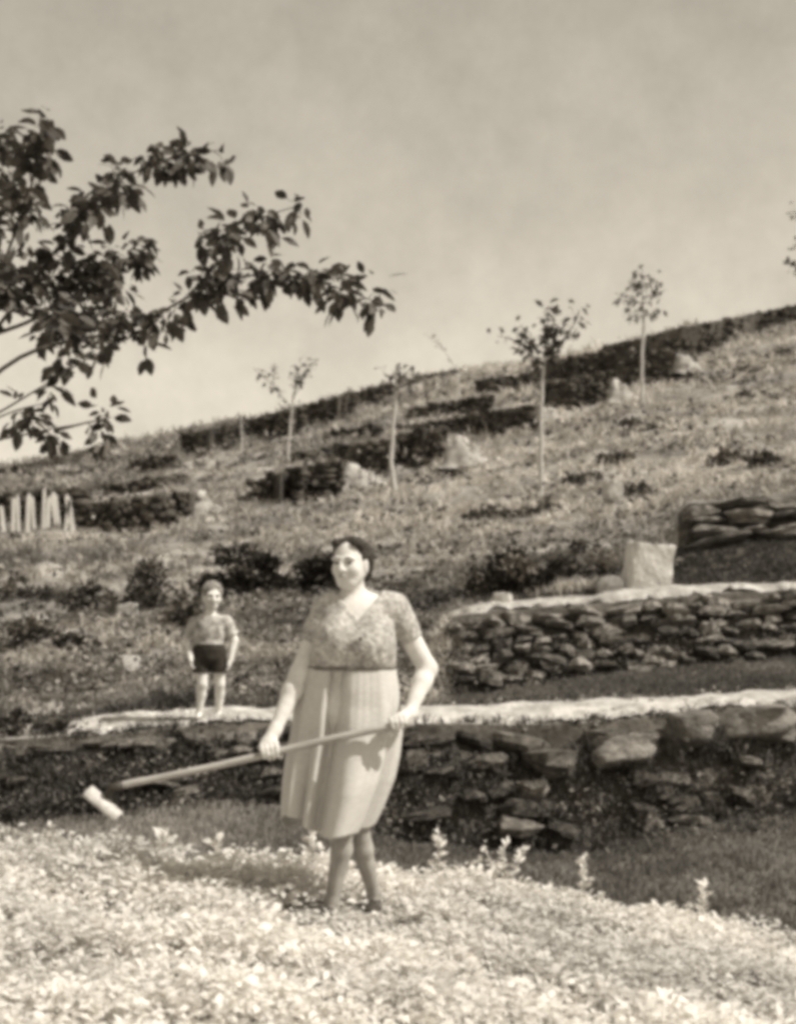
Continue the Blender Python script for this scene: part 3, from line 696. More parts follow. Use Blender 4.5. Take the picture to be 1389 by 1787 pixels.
for i, (lab, u, y, w, h) in enumerate([('dark tussock near the foot of the tallest sapling', 1018, 846, 60, 22), ('wide dark tussock by the small upright pale stone', 1112, 872, 90, 34),
        ('dark tussock above the layered wall, nearer the tallest sapling', 1268, 812, 55, 26), ('dark tussock above the layered wall, nearer the frame edge', 1328, 812, 50, 22),
        ('dark tussock under the tier-crowned sapling', 1122, 752, 80, 30), ('dark tussock on the open slope by the pale stake', 1075, 808, 50, 24),
        ('small dark tussock below the skyline wall, lower of two', 1300, 655, 46, 16), ('small dark tussock below the skyline wall, upper of two', 1360, 628, 60, 18),
        ('dark tussock at the base of the tallest sapling', 880, 905, 90, 24), ('dark tussock just beside the tallest sapling trunk', 960, 898, 50, 22),
        ('dark tussock on bare slope far from any trunk', 1298, 700, 24, 22)]):
    b = hit(u, y); bush(lab, u, None, w / F * b.y, w / F * b.y * .6, h / F * b.y * .95, 120 + i, 240, .10, 'grass_tussock', 1., 'bush', y, 'dark grass tussocks on the slope')

def scrub():
    rr = np.random.default_rng(95); u, s, g = scatter(950, -300, 1700, 5.1, 13.4, 96)
    k = ~((u > 770) & (s < 8.1)) & ~((u > 1150) & (s < 10.1)); g = g[k]; n = len(g); nl = 26; N = n * nl
    D = np.repeat(g[:, 1], nl); sz = np.repeat(rr.uniform(.5, 1.5, n), nl) * (.06 + .006 * D)
    pos = np.repeat(g, nl, 0) + rr.normal(0, 1, (N, 3)) * np.stack([sz * 2.9, sz * .8, sz * .28], -1); pos[:, 2] += sz * .4
    tn = np.repeat(rr.choice([.3, .5, 1., 1.6], n, p=[.36, .24, .22, .18]), nl) * rr.uniform(.7, 1.3, N)
    o = obj('low_scrub', leaf_mesh('low_scrub', pos, rr.normal(0, 1, (N, 3)) * (1, 1, .5), rr.normal(0, .7, N), .03 + .004 * D * rr.uniform(.6, 1.4, N), M['scrub'], tn))
    tag(o, 'low scrubby weeds dotted over the hillside', 'weeds', kind='stuff')
M['scrub'] = mat('scrub_leaf', .20, .3, 6, attr=True, transl=.15)
scrub()
def bank_weeds():
    rr = np.random.default_rng(197); gs = []
    for (n, a, c, s0, s1, sd) in ((270, -250, 1600, 2.85, 3.7, 198), (40, -250, 420, 3.1, 3.7, 199), (60, 780, 1600, 6.0, 6.8, 201)): gs.append(scatter(n, a, c, s0, s1, sd)[2])
    g = np.concatenate(gs); n = len(g); nl = 34; N = n * nl; sz = np.repeat(rr.uniform(.04, .12, n), nl)
    pos = np.repeat(g, nl, 0) + rr.normal(0, 1, (N, 3)) * np.stack([sz * 1.8, sz * .5, sz * .5], -1); pos[:, 1] -= .09; pos[:, 2] += sz * .3
    tn = np.repeat(rr.choice([.25, .45, .8, 1.2], n, p=[.35, .3, .25, .1]), nl) * rr.uniform(.7, 1.3, N)
    o = obj('bank_weeds', leaf_mesh('bank_weeds', pos, rr.normal(0, 1, (N, 3)) + (0, -.4, -.2), rr.normal(0, .7, N), rr.uniform(.03, .065, N), M['scrub'], tn))
    tag(o, 'dark leafy weeds trailing over the earthy terrace bank', 'weeds', kind='stuff')
bank_weeds()
def pebbles():
    rr = random.Random(33); items = []
    for (u0, u1, s0, s1, n) in ((60, 1500, 4.08, 4.95, 260), (800, 1500, 7.12, 7.5, 80)):
        for _ in range(n):
            q = G(rr.uniform(u0, u1), rr.choice([s0, s1]) + rr.gauss(0, .07) if rr.random() < .5 else rr.uniform(s0, s1))[0]; w = rr.uniform(.015, .05)
            items.append(((q[0], q[1], q[2] + .03), w, w, w * .6, rr.uniform(0, 3)))
    o = obj('loose_gravel', merged_rocks(items, M['gravel'], 'loose_gravel', seed=34)); tag(o, 'loose pale gravel along the path edges', 'gravel', kind='stuff')
M['gravel'] = mat('gravel_stone', .34, .3, 20, attr=True)
pebbles()

# ------------------------------------------------------------------ picket fence
def fence():
    b = hit(75, 924); B = np.array(b); D = b.y
    t = empty('picket_fence', b, 'short run of bleached uneven wooden pickets on the slope', 'fence')
    for (x, yt, yb, lean, w) in ((-16, 870, 920, .05, .09), (6, 882, 918, -.1, .07), (24, 868, 919, .02, .07), (33, 863, 921, -.03, .05), (49, 860, 925, .04, .08), (60, 866, 923, -.05, .05), (76, 850, 927, .03, .05), (83, 866, 925, .06, .08), (102, 858, 928, -.12, .11), (115, 868, 926, .14, .06), (128, 862, 929, -.16, .09)):
        p = P(x, yb, D); hh = (yb - yt) / F * D; w *= 1.0
        V = np.array([(-w / 2, -.012, -.1), (w / 2, -.012, -.1), (w / 2, -.012, hh * .9), (0, -.012, hh), (-w / 2, -.012, hh * .9)])
        V2 = V + np.array([0, .028, 0]); VV = np.concatenate([V, V2])
        VV[:, 0] += lean * VV[:, 2]
        quads = [(i, (i + 1) % 5, (i + 1) % 5 + 5, i + 5) for i in range(5)]
        me = bpy.data.meshes.new('picket'); me.from_pydata([tuple(v) for v in VV], [], [(4, 3, 2, 1, 0), (5, 6, 7, 8, 9)] + quads); me.materials.append(M['picket'])
        obj('picket', me, t, p - b)
    for z in (.25, .62):
        h = .9
        p0, p1 = P(-30, 922 - z * 62, D), P(134, 930 - z * 62, D)
        tube_obj('rail', np.array([p0 - b + Vector((0, .04, 0)), p1 - b + Vector((0, .04, 0))]), .014, M['bark'], t, 4)
fence()

# ------------------------------------------------------------------ crop in the garden plot
def crop():
    rr = np.random.default_rng(91); pts = []
    n = 2600
    D = np.sqrt(rr.uniform(2.6 ** 2, 6.72 ** 2, n)); u = rr.uniform(-420, 1800, n); X = (u - CX) / F * D
    z = crop_z(X); hn = fbm(X * 3.2, D * 3.2, 61, 2) * 1.5
    H = np.clip(.105 + .08 * hn, .05, .18) * np.clip(1.05 - .12 * X, .8, 1.1) * rr.uniform(.7, 1.3, n)
    furrow = (np.abs(D - (5.75 + .12 * np.sin(X * 2) + .05 * X)) < .09) & (u < 520)
    gap = fbm(X * 2.6, D * 2.6, 67, 2) < -.45
    trod = (np.abs(X + .2) < .34) & (D > 5.35) & (D < 6.15) & (rr.uniform(0, 1, n) < .72)
    keep = ~furrow & ~gap & ~trod; X, D, z, H, u = X[keep], D[keep], z[keep], H[keep], u[keep]
    near = (np.abs(X + .2) < .26) & (D > 5.2) & (D < 6.25); H[near] *= .4
    n = len(X); nl = 58; N = n * nl
    a = rr.uniform(0, 2 * math.pi, N); rad = rr.uniform(0, 1, N) ** .6 * .12; hh = np.repeat(H, nl)
    zz = hh * (1 - (rad / .13) ** 2 * .5) * rr.uniform(.35, 1.1, N)
    pos = np.stack([np.repeat(X, nl) + np.cos(a) * rad, np.repeat(D, nl) + np.sin(a) * rad, np.repeat(z, nl) + zz], -1)
    dr = np.stack([np.cos(a), np.sin(a), rr.uniform(-.3, .6, N)], -1) + rr.normal(0, .3, (N, 3))
    sz = rr.uniform(.022, .055, N) * np.repeat(rr.uniform(.8, 1.25, n), nl)
    tn = np.repeat(np.clip(1 + .4 * fbm(X * 1.5, D * 1.5, 77, 3), .8, 1.12), nl) * rr.uniform(.85, 1.1, N)
    o = obj('crop_plants', leaf_mesh('crop_plants', pos, dr, rr.normal(0, .6, N), sz, M['crop'], tn))
    tag(o, 'dense low pale leafy crop filling the garden plot', 'crop', kind='stuff')
crop()
def upright_plant(label, u, D, h, spread, seed, n=40):
    rr = np.random.default_rng(seed); X = (u - CX) / F * D; b = Vector((X, D, float(crop_z(np.array(X))))); t = empty('crop_plant', b, label, 'plant', 'taller plants standing up along the crop edge')
    pos, dr = [], []
    k = 3 if spread > .05 else 1
    for i in range(k):
        ex = (i - (k - 1) / 2) * spread * 1.4; sp = smooth_path([(0, 0, 0), (ex * .4, rr.normal(0, .01), h * .5), (ex, rr.normal(0, .02), h)], 8)
        tube_obj('stem', sp, np.linspace(.006, .003, 8), M['crop_stem'], t, 5)
        m_ = n // k; f = rr.uniform(.25, 1, m_); j = np.clip((f * 7).astype(int), 0, 6); q = sp[j] + (sp[j + 1] - sp[j]) * (f * 7 - j)[:, None]
        pos.append(q + rr.normal(0, .008, (m_, 3))); a = rr.uniform(0, 6.28, m_); dr.append(np.stack([np.cos(a), np.sin(a), rr.uniform(.1, 1.4, m_)], -1))
    pos, dr = np.concatenate(pos), np.concatenate(dr)
    tag(obj('foliage', leaf_mesh('foliage', pos, dr, rr.normal(0, .6, len(pos)), rr.uniform(.03, .06, len(pos)), M['crop'], rr.uniform(.85, 1.15, len(pos))), t), kind='stuff')
M['crop_stem'] = mat('pale_stem', .5, .2)
for i, (lab, u, D, h, sp) in enumerate([('tall upright crop plant just right of the woman\'s legs', 765, 6.6, .30, .03), ('wide fan-shaped crop plant second right of the woman', 880, 6.6, .29, .07),
        ('thin single-stemmed crop plant third right of the woman', 1018, 6.55, .31, .02), ('small crop plant standing alone nearest the frame edge', 1225, 6.6, .25, .035),
        ('upright crop plant touching the woman\'s leg on the hoe side', 546, 6.4, .27, .04), ('short upright crop plant beneath the hoe handle', 380, 6.6, .20, .03),
        ('short upright crop plant beneath the hoe blade', 286, 6.6, .21, .03), ('short crop plant at the low corner of the dark turf', 92, 6.65, .2, .05)]):
    upright_plant(lab, u, D, h, sp, 700 + i)

# ------------------------------------------------------------------ people: smooth-blended body surfaces
class Field:
    """signed distance grid; shapes are blended in, then the zero surface is extracted"""
    def __init__(s, lo, hi, res):
        s.lo = np.array(lo, float); s.res = res; n = np.ceil((np.array(hi) - s.lo) / res).astype(int) + 1
        s.ax = [s.lo[i] + np.arange(n[i]) * res for i in range(3)]; s.d = np.full(n, .5, np.float32)
    def _win(s, lo, hi):
        sl = []
        for i in range(3):
            a = int(max(0, math.floor((lo[i] - s.lo[i]) / s.res))); b = int(min(len(s.ax[i]), math.ceil((hi[i] - s.lo[i]) / s.res) + 1))
            if b <= a: return None
            sl.append(slice(a, b))
        X, Y, Z = np.meshgrid(*[s.ax[i][sl[i]] for i in range(3)], indexing='ij'); return tuple(sl), X, Y, Z
    def add(s, fn, lo, hi, k, cut=False):
        m = k + .03; w = s._win(np.array(lo) - m, np.array(hi) + m)
        if w is None: return
        sl, X, Y, Z = w; b = fn(X, Y, Z); a = s.d[sl]
        if cut: b = -b; h = np.maximum(k - np.abs(a - b), 0) / k; s.d[sl] = np.maximum(a, b) + h * h * k / 4
        else: h = np.maximum(k - np.abs(a - b), 0) / k; s.d[sl] = np.minimum(a, b) - h * h * k / 4
    def cone(s, a, b, ra, rb, k=.02, cut=False):
        a, b = np.array(a, float), np.array(b, float); ab = b - a; L2 = ab.dot(ab) + 1e-9
        def fn(X, Y, Z):
            t = np.clip(((X - a[0]) * ab[0] + (Y - a[1]) * ab[1] + (Z - a[2]) * ab[2]) / L2, 0, 1)
            return np.sqrt((X - a[0] - t * ab[0]) ** 2 + (Y - a[1] - t * ab[1]) ** 2 + (Z - a[2] - t * ab[2]) ** 2) - (ra + (rb - ra) * t)
        r = max(ra, rb); s.add(fn, np.minimum(a, b) - r, np.maximum(a, b) + r, k, cut)
    def ell(s, c, r, k=.02, R=None, cut=False):
        c, r = np.array(c, float), np.array(r, float)
        def fn(X, Y, Z):
            x, y, z = X - c[0], Y - c[1], Z - c[2]
            if R is not None: x, y, z = (R[0, 0] * x + R[1, 0] * y + R[2, 0] * z, R[0, 1] * x + R[1, 1] * y + R[2, 1] * z, R[0, 2] * x + R[1, 2] * y + R[2, 2] * z)
            k0 = np.sqrt((x / r[0]) ** 2 + (y / r[1]) ** 2 + (z / r[2]) ** 2); k1 = np.sqrt((x / r[0] ** 2) ** 2 + (y / r[1] ** 2) ** 2 + (z / r[2] ** 2) ** 2) + 1e-9
            return k0 * (k0 - 1) / k1
        m = max(r); s.add(fn, c - m, c + m, k, cut)
    def mesh(s, name, m, disp=None):
        d = s.d; n = np.array(d.shape); ins = d < 0
        cnt = np.zeros(n - 1, np.int8)
        for i in (0, 1):
            for j in (0, 1):
                for k in (0, 1): cnt += ins[i:n[0] - 1 + i, j:n[1] - 1 + j, k:n[2] - 1 + k]
        act = np.argwhere((cnt > 0) & (cnt < 8)); idx = np.full(n - 1, -1, np.int64); idx[tuple(act.T)] = np.arange(len(act))
        acc = np.zeros((len(act), 3)); num = np.zeros(len(act))
        cor = [(i, j, k) for i in (0, 1) for j in (0, 1) for k in (0, 1)]
        val = {c: d[act[:, 0] + c[0], act[:, 1] + c[1], act[:, 2] + c[2]] for c in cor}
        for c in cor:
            for ax in range(3):
                if c[ax]: continue
                e = list(c); e[ax] = 1; va, vb = val[c], val[tuple(e)]; x = (va < 0) != (vb < 0)
                t = np.where(x, va / np.where(x, va - vb, 1), 0); p = np.tile(np.array(c, float), (len(act), 1)); p[:, ax] += t
                acc[x] += p[x]; num[x] += 1
        V = (act + acc / num[:, None]) * s.res + s.lo; Q = []
        for ax in range(3):
            o1, o2 = [(1, 2), (2, 0), (0, 1)][ax]
            A = np.moveaxis(ins, ax, 0); e = A[:-1] != A[1:]; e = np.moveaxis(e, 0, ax); w = np.argwhere(e)
            w = w[(w[:, o1] > 0) & (w[:, o2] > 0) & (w[:, o1] < n[o1] - 1) & (w[:, o2] < n[o2] - 1)]
            flip = ins[tuple(w.T)]
            def at(d1, d2):
                q = w.copy(); q[:, o1] += d1; q[:, o2] += d2; return idx[tuple(q.T)]
            q = np.stack([at(-1, -1), at(0, -1), at(0, 0), at(-1, 0)], -1); q[~flip] = q[~flip][:, ::-1]; Q.append(q)
        Q = np.concatenate(Q); Q = Q[(Q >= 0).all(1)]
        if disp: V = disp(V)
        return mesh_np(name, V, Q, m)

def grip(f, c, axis, palm, wrist, side, r=.017, sc=1.):
    """hand closed round a handle at c: palm = unit vector from handle to palm, fingers curl to the front, thumb the other way"""
    a = np.array(axis, float); a /= np.linalg.norm(a); p = np.array(palm, float); p -= a * p.dot(a); p /= np.linalg.norm(p); q = np.cross(a, p)
    if q[1] > 0: q = -q                                             # towards the viewer
    c = np.array(c, float); pc = c + p * (.034 * sc)
    rot = lambda ang, rad, off: c + a * off + (p * math.cos(ang) + q * math.sin(ang)) * rad
    f.cone(wrist, pc + p * .02, .026 * sc, .03 * sc, .02)
    for off in (-.03, -.01, .01, .03): f.cone(pc + p * .022 + a * off * .55 * sc, rot(.55, .036, off * sc), .018 * sc, .0125 * sc, .012)
    for n, (off, ln) in enumerate(((.031, .92), (.0105, 1.05), (-.0100, 1.), (-.030, .8))):
        off *= side * sc; R = r + .0085; ch = [rot(.5, .037 * sc, off), rot(1.35, R + .006, off), rot(2.2 * ln, R + .002, off * .95), rot(3.3 * ln, R, off * .9)]
        for i, (ra, rb) in enumerate(((.0110, .0098), (.0098, .009), (.009, .0078))): f.cone(ch[i], ch[i + 1], ra * sc, rb * sc, .004)
    th = [pc + p * .02 + a * side * .012, rot(-.95, .034, side * .034 * sc), rot(-1.7, r + .012, side * .040 * sc), rot(-2.5, r + .010, side * .040 * sc)]
    for i, (ra, rb) in enumerate(((.016, .0125), (.0125, .0105), (.0105, .0088))): f.cone(th[i], th[i + 1], ra * sc, rb * sc, .006)

def rel_hand(f, wrist, dirn, side, sc=1.):
    """hanging, slightly curled hand"""
    w = np.array(wrist, float); d = np.array(dirn, float); d /= np.linalg.norm(d); fw = np.array([0, -1., 0]); fw -= d * fw.dot(d); fw /= np.linalg.norm(fw); inw = np.array([-side, 0, 0.]); inw -= d * inw.dot(d); inw /= np.linalg.norm(inw)
    pk = w + d * .07 * sc
    for o in (-.024, -.008, .008, .024): f.cone(w + d * .01, pk + fw * o * sc, .017 * sc, .012 * sc, .012)
    for (o, l) in ((.027, .9), (.009, 1.), (-.009, .95), (-.026, .75)):
        k0 = pk + fw * o * sc; k1 = k0 + (d * .032 + inw * .006) * l * sc; k2 = k1 + (d * .022 + inw * .013) * l * sc; k3 = k2 + (d * .013 + inw * .015) * l * sc
        f.cone(k0, k1, .0095 * sc, .0085 * sc, .004); f.cone(k1, k2, .0085 * sc, .008 * sc, .004); f.cone(k2, k3, .008 * sc, .0065 * sc, .004)
    t0 = w + d * .02 * sc + fw * .02 * sc; t1 = t0 + (d * .03 + fw * .02 + inw * .01) * sc; t2 = t1 + (d * .03 + fw * .004 + inw * .01) * sc
    f.cone(t0, t1, .014 * sc, .011 * sc, .008); f.cone(t1, t2, .011 * sc, .008 * sc, .005)

def head(f, c, yaw, pitch, sc=1., roll=0.):
    """head with brow, nose, cheeks, lips, chin, ears; c = centre; faces -Y at yaw 0. returns transform"""
    R = np.array((Matrix.Rotation(yaw, 3, 'Z') @ Matrix.Rotation(roll, 3, 'Y') @ Matrix.Rotation(pitch, 3, 'X'))); c = np.array(c, float)
    T = lambda x, y, z: c + R @ (np.array([x, y, z]) * sc)
    E = lambda x, y, z, r, k=.02, cut=False: f.ell(T(x, y, z), np.array(r) * sc, k * sc, R, cut)
    E(0, .012, .028, (.073, .092, .083)); E(0, -.022, -.028, (.060, .068, .078), .03)
    E(0, -.052, -.088, (.028, .028, .024), .03)                          # chin
    for sd in (-1, 1):
        E(sd * .036, -.056, -.030, (.026, .026, .026), .025)             # cheek
        E(sd * .030, -.077, .020, (.028, .016, .010), .012)              # brow ridge
        E(sd * .031, -.094, .002, (.018, .014, .012), .012, True)        # eye hollow
        E(sd * .031, -.071, .001, (.0125, .0125, .0115), .003)           # eyeball / lid
        E(sd * .072, .010, -.006, (.009, .02, .031), .008)               # ear
        E(sd * .012, -.098, -.032, (.010, .010, .008), .008)             # nostril wing
        f.cone(T(sd * .05, .01, -.045), T(sd * .022, -.05, -.085), .018 * sc, .016 * sc, .03)     # jaw
    f.cone(T(0, -.086, .015), T(0, -.108, -.028), .008 * sc, .013 * sc, .012)
    E(0, -.088, -.054, (.018, .010, .006), .008); E(0, -.086, -.064, (.017, .010, .007), .008)
    return T, R

M['skin'] = mat('pale_skin', .66, .10, 40, rough=.7, spec=.2, bump=.12, bscale=70, coarse=9, cvar=.10)  # one even pale base tone for the woman's skin
M['skin_child'] = mat('child_skin', .72, .08, 40, rough=.7, spec=.2, coarse=9, cvar=.10)
M['legs'] = mat('stocking', .34, .15, 30, coarse=12, cvar=.15)
M['hair'] = mat('dark_hair', .05, .4, 60, rough=.5, bump=.6, bscale=120, stretch=(1, 1, .3))
M['hair_child'] = mat('brown_hair', .27, .4, 60, rough=.5, bump=.6, bscale=120)
M['eye'] = mat('eye_dark', .07, .2, 30, rough=.3); M['lip'] = mat('lip', .36, .1, 30, rough=.5)
M['blouse'] = mat('printed_blouse', .40, .40, 52, bump=.3, bscale=60, detail=2, coarse=14, cvar=.22)
M['skirt'] = mat('light_striped_skirt', .54, .10, 40, bump=.15, bscale=150, stretch=(1, 1, 3))
M['band'] = mat('waist_band', .16, .2, 40); M['shoe'] = mat('dark_shoe', .05, .3, 20, rough=.5)
M['shirt'] = mat('child_shirt', .42, .55, 20, bump=.2, detail=2); M['shorts'] = mat('dark_shorts', .04, .3, 20)
M['handle'] = mat('worn_ash_handle', .38, .25, 30, stretch=(.2, 1, 1)); M['blade'] = mat('worn_hoe_steel', .50, .3, 25, rough=.5, spec=.4)

def woman():
    K = F / 6.1; D0 = 6.1
    L_ = lambda x, y, d=0.: np.array([(x - 612) / K, d, (1597 - y) / K])
    base = P(612, 1597, D0)
    t = empty('person', base, 'person in a printed short-sleeved blouse and light skirt carrying a hoe', 'person')
    sh_r, el_r, wr_r = L_(568, 1069, .02), L_(524, 1176, -.03), L_(486, 1268, -.15)      # arm on the hoe side
    sh_l, el_l, wr_l = L_(688, 1064, .02), L_(746, 1168, .06), L_(714, 1243, -.09)
    h0, h1 = L_(712, 1256, -.185), L_(214, 1363, -.235); ax = h1 - h0
    hp = lambda x: h0 + ax * ((x - 712) / (214 - 712))
    # torso shapes shared by body (slightly smaller) and blouse
    def torso(f, g, k=.05):
        f.ell(L_(619, 1098, .015), (.160 + g, .112 + g, .19 + g), k); f.ell(L_(612, 1152, .01), (.190 + g, .135 + g, .12 + g), k)
        for x in (588, 648): f.ell(L_(x, 1122, -.07), (.088 + g, .075 + g, .085 + g), .09)
        f.cone(L_(580, 1064, .025), L_(682, 1062, .025), .062 + g, .062 + g, .05)
        f.cone(L_(598, 1048, .02), L_(570, 1067, .02), .045 + g, .052 + g, .04); f.cone(L_(642, 1046, .02), L_(688, 1064, .02), .045 + g, .055 + g, .04)
    f = Field((-.48, -.42, -.03), (.48, .32, 1.70), .0052)
    torso(f, -.022)
    f.ell(L_(606, 1225, .03), (.19, .14, .16), .06)                                        # hips
    T, R = head(f, L_(612, 983, -.01), -.40, .03, .96)
    f.cone(L_(615, 1010, .015), L_(621, 1062, .03), .046, .054, .025)
    for (s_, e_, w_) in ((sh_r, el_r, wr_r), (sh_l, el_l, wr_l)):
        f.cone(s_, e_, .052, .043, .03); m_ = e_ * .7 + w_ * .3; f.cone(e_, m_, .043, .042, .02); f.cone(m_, w_, .042, .026, .02)
    grip(f, hp(480), ax, wr_r - hp(480), wr_r, -1); grip(f, hp(697), ax, wr_l - hp(697), wr_l, 1)
    # legs in mid-stride
    for (hip, kn, ca, an, toe) in ((L_(585, 1265, .03), L_(600, 1432, -.07), L_(597, 1480, -.05), L_(580, 1570, -.04), L_(566, 1593, -.19)),
                                   (L_(640, 1265, .03), L_(624, 1432, .02), L_(632, 1486, .05), L_(652, 1568, .11), L_(646, 1592, -.04))):
        f.cone(hip, kn, .085, .056, .03); f.cone(kn, ca, .048, .045, .02); f.cone(ca, an, .045, .029, .02)
        heel = an + np.array([.0, .03, -.045]); f.cone(an, heel, .03, .03, .02); f.cone(heel, toe, .03, .026, .02)
    o = obj('body', f.mesh('body', M['skin']), t)
    o.data.materials.append(M['legs'])
    z = np.zeros(len(o.data.vertices) * 3, np.float32); o.data.vertices.foreach_get('co', z); z = z.reshape(-1, 3)
    lv = np.zeros(len(o.data.loops), np.int32); o.data.loops.foreach_get('vertex_index', lv); ls = np.zeros(len(o.data.polygons), np.int32); o.data.polygons.foreach_get('loop_start', ls)
    o.data.polygons.foreach_set('material_index', ((z[lv[ls], 2] < .55) & (z[lv[ls], 0] > -.28)).astype(np.int32))
    # face details
    for sd in (-1, 1):
        e = Field(T(sd * .031, -.083, .002) - .03, T(sd * .031, -.083, .002) + .03, .0022); e.ell(T(sd * .031, -.082, .0015), (.0115, .005, .0058), .002, R); obj('eye', e.mesh('eye', M['eye']), t)
        e = Field(T(sd * .031, -.09, .02) - .04, T(sd * .031, -.09, .02) + .04, .0025); e.cone(T(sd * .014, -.0945, .0185), T(sd * .033, -.0935, .0235), .0028, .0030, .002); e.cone(T(sd * .033, -.0935, .0235), T(sd * .048, -.083, .018), .0035, .0022, .002); obj('eyebrow', e.mesh('eyebrow', M['hair']), t)
    e = Field(T(0, -.09, -.058) - .045, T(0, -.09, -.058) + .045, .0025); e.ell(T(0, -.0915, -.0585), (.018, .009, .0065), .003, R); obj('lips', e.mesh('lips', M['lip']), t)
    # hair: swept back, gathered low at the nape
    e = Field(L_(540, 1050, -.25), L_(690, 910, .25), .004)
    e.ell(T(0, .028, .040), (.081, .088, .080), .02, R); e.ell(T(0, .075, -.01), (.070, .05, .07), .03, R); e.ell(T(.0, .105, -.045), (.055, .04, .045), .02, R)
    for sd in (-1, 1): e.ell(T(sd * .045, -.018, .088), (.036, .042, .024), .02, R); e.ell(T(sd * .072, .03, .03), (.018, .045, .045), .02, R)
    e.ell(T(.0, -.092, .004), (.070, .088, .092), .012, R, True)                           # clear the face
    e.ell(T(.0, -.02, -.085), (.1, .07, .085), .012, R, True)
    for sd in (-1, 1): e.ell(T(sd * .078, .004, -.012), (.02, .024, .034), .008, R, True)
    obj('hair', e.mesh('hair', M['hair'], lambda V: V + np.stack([.004 * fbm(V[:, 1] * 60, V[:, 2] * 120, 5, 2), .006 * fbm(V[:, 0] * 90, V[:, 2] * 60, 6, 3), .007 * fbm(V[:, 0] * 110, V[:, 1] * 40, 7, 3)], -1)), t)
    # blouse with short gathered sleeves and a V neck
    b = Field((-.36, -.30, .98), (.36, .28, 1.50), .0055)
    torso(b, .004)
    for (s_, e_) in ((sh_r, el_r), (sh_l, el_l)):
        u_ = (e_ - s_) / np.linalg.norm(e_ - s_); m1 = s_ + u_ * .075; m2 = s_ + u_ * .155
        b.cone(s_ - u_ * .005, m1, .056, .061, .03); b.cone(m1, m2, .061, .056, .02)
        end = s_ + u_ * .150
        b.add(lambda X, Y, Z, end=end, u_=u_, s_=s_: np.maximum(-((X - end[0]) * u_[0] + (Y - end[1]) * u_[1] + (Z - end[2]) * u_[2]), np.sqrt((X - end[0]) ** 2 + (Y - end[1]) ** 2 + (Z - end[2]) ** 2) - .092), end - .1, end + .1, .004, True)
        # gap between sleeve and side of the chest
    v0, vl, vr = L_(627, 1082), L_(588, 1038), L_(664, 1036)
    def vneck(X, Y, Z):
        dl = (X - v0[0]) * (vl[2] - v0[2]) - (Z - v0[2]) * (vl[0] - v0[0]); dl /= np.hypot(vl[2] - v0[2], vl[0] - v0[0])
        dr = -((X - v0[0]) * (vr[2] - v0[2]) - (Z - v0[2]) * (vr[0] - v0[0])); dr /= np.hypot(vr[2] - v0[2], vr[0] - v0[0])
        return np.maximum(np.maximum(-dl, -dr), Y - .055)
    b.add(vneck, (-.15, -.3, 1.2), (.2, .06, 1.5), .004, True)
    b.cone(L_(614, 1010, .012), L_(620, 1060, .03), .060, .066, .008, True)                # neck opening at the back
    b.add(lambda X, Y, Z: Z - L_(0, 1166)[2], (-.5, -.5, .95), (.5, .5, L_(0, 1166)[2]), .004, True)
    def creases(V):
        n = V - np.array([.02, .01, 0]); n[:, 2] = 0; n /= np.linalg.norm(n, axis=1, keepdims=True) + 1e-6
        w = fbm(V[:, 0] * 14 + V[:, 1] * 9, V[:, 2] * 10, 7, 3) * .010 + np.sin(V[:, 0] * 110 + np.sin(V[:, 2] * 20)) * .0025 * np.clip((1.2 - V[:, 2]) * 8, 0, 1)
        arm = (np.abs(V[:, 0] - .02) > .19)
        return V + n * np.where(arm, .5, 1)[:, None] * w[:, None]
    bl = obj('blouse', b.mesh('blouse', M['blouse'], creases), t)
    bt = Field(L_(631, 1113, -.17) - .02, L_(631, 1113, -.17) + .02, .0025); bt.ell(L_(631, 1113, -.166), (.009, .006, .009), .002); obj('button', bt.mesh('button', M['band']), bl)
    # skirt: loft with folds, swung to the hoe side
    ys = np.array([1158, 1170, 1200, 1240, 1280, 1320, 1360, 1400, 1425, 1450]); xl = np.array([532, 529, 520, 511, 505, 497, 492, 490, 490, 493]); xr = np.array([690, 692, 696, 700, 702, 697, 688, 672, 661, 648])
    bf = np.array([.150, .152, .158, .162, .165, .175, .19, .20, .205, .21]); nth, nt_ = 240, 80; V = []
    th = np.linspace(0, 2 * math.pi, nth, endpoint=False)
    for i in range(nt_):
        f_ = i / (nt_ - 1); y0 = 1158 + (1450 - 1158) * f_
        hem = 30 * np.clip(-np.cos(th) * 1.6 - .25, 0, 1) * np.clip(-np.sin(th) * 2 + .3, 0, 1) * f_ ** 3 + 10 * np.clip(np.cos(th), 0, 1) * f_ ** 3
        y = y0 - hem; a0, a1 = np.interp(y, ys, xl), np.interp(y, ys, xr); bb = np.interp(y, ys, bf)
        ph = np.sin(th * 13 + 1.5 * np.sin(th * 2) + f_) * .35 + np.sin(th * 22 + 2) * .15 + np.sin(th * 7 + .6 + f_ * 1.5) * .7
        fold = 1 - np.abs(np.sin(th * 4.5 + 1.1 * np.sin(th * 3 + 1) + .5 * f_)) ** .9                       # few sharp hanging folds
        rip = 1 + ph * (.010 + .045 * f_ ** 1.1) - .20 * fold * np.clip((f_ - .15) * 1.5, 0, 1)
        gather = (np.sin(th * 31 + 3 * np.sin(th * 5)) * .6 + np.sin(th * 19 + 2 * np.sin(th * 3) + f_ * 3)) * .011 * np.exp(-((f_ - .2) / .2) ** 2)
        cx, aa = (a0 + a1) / 2, (a1 - a0) / 2
        leg = .075 * np.exp(-((th - 5.0) / .36) ** 2) * np.clip((f_ - .25) * 2, 0, 1) - .09 * np.exp(-((th - 4.48) / .13) ** 2) - .05 * np.exp(-((th - 4.1) / .25) ** 2) * np.clip((f_ - .3) * 2.2, 0, 1)
        px = cx + aa * np.cos(th) * np.where(np.abs(np.cos(th)) > .9, 1 + (rip - 1) * .35, rip)
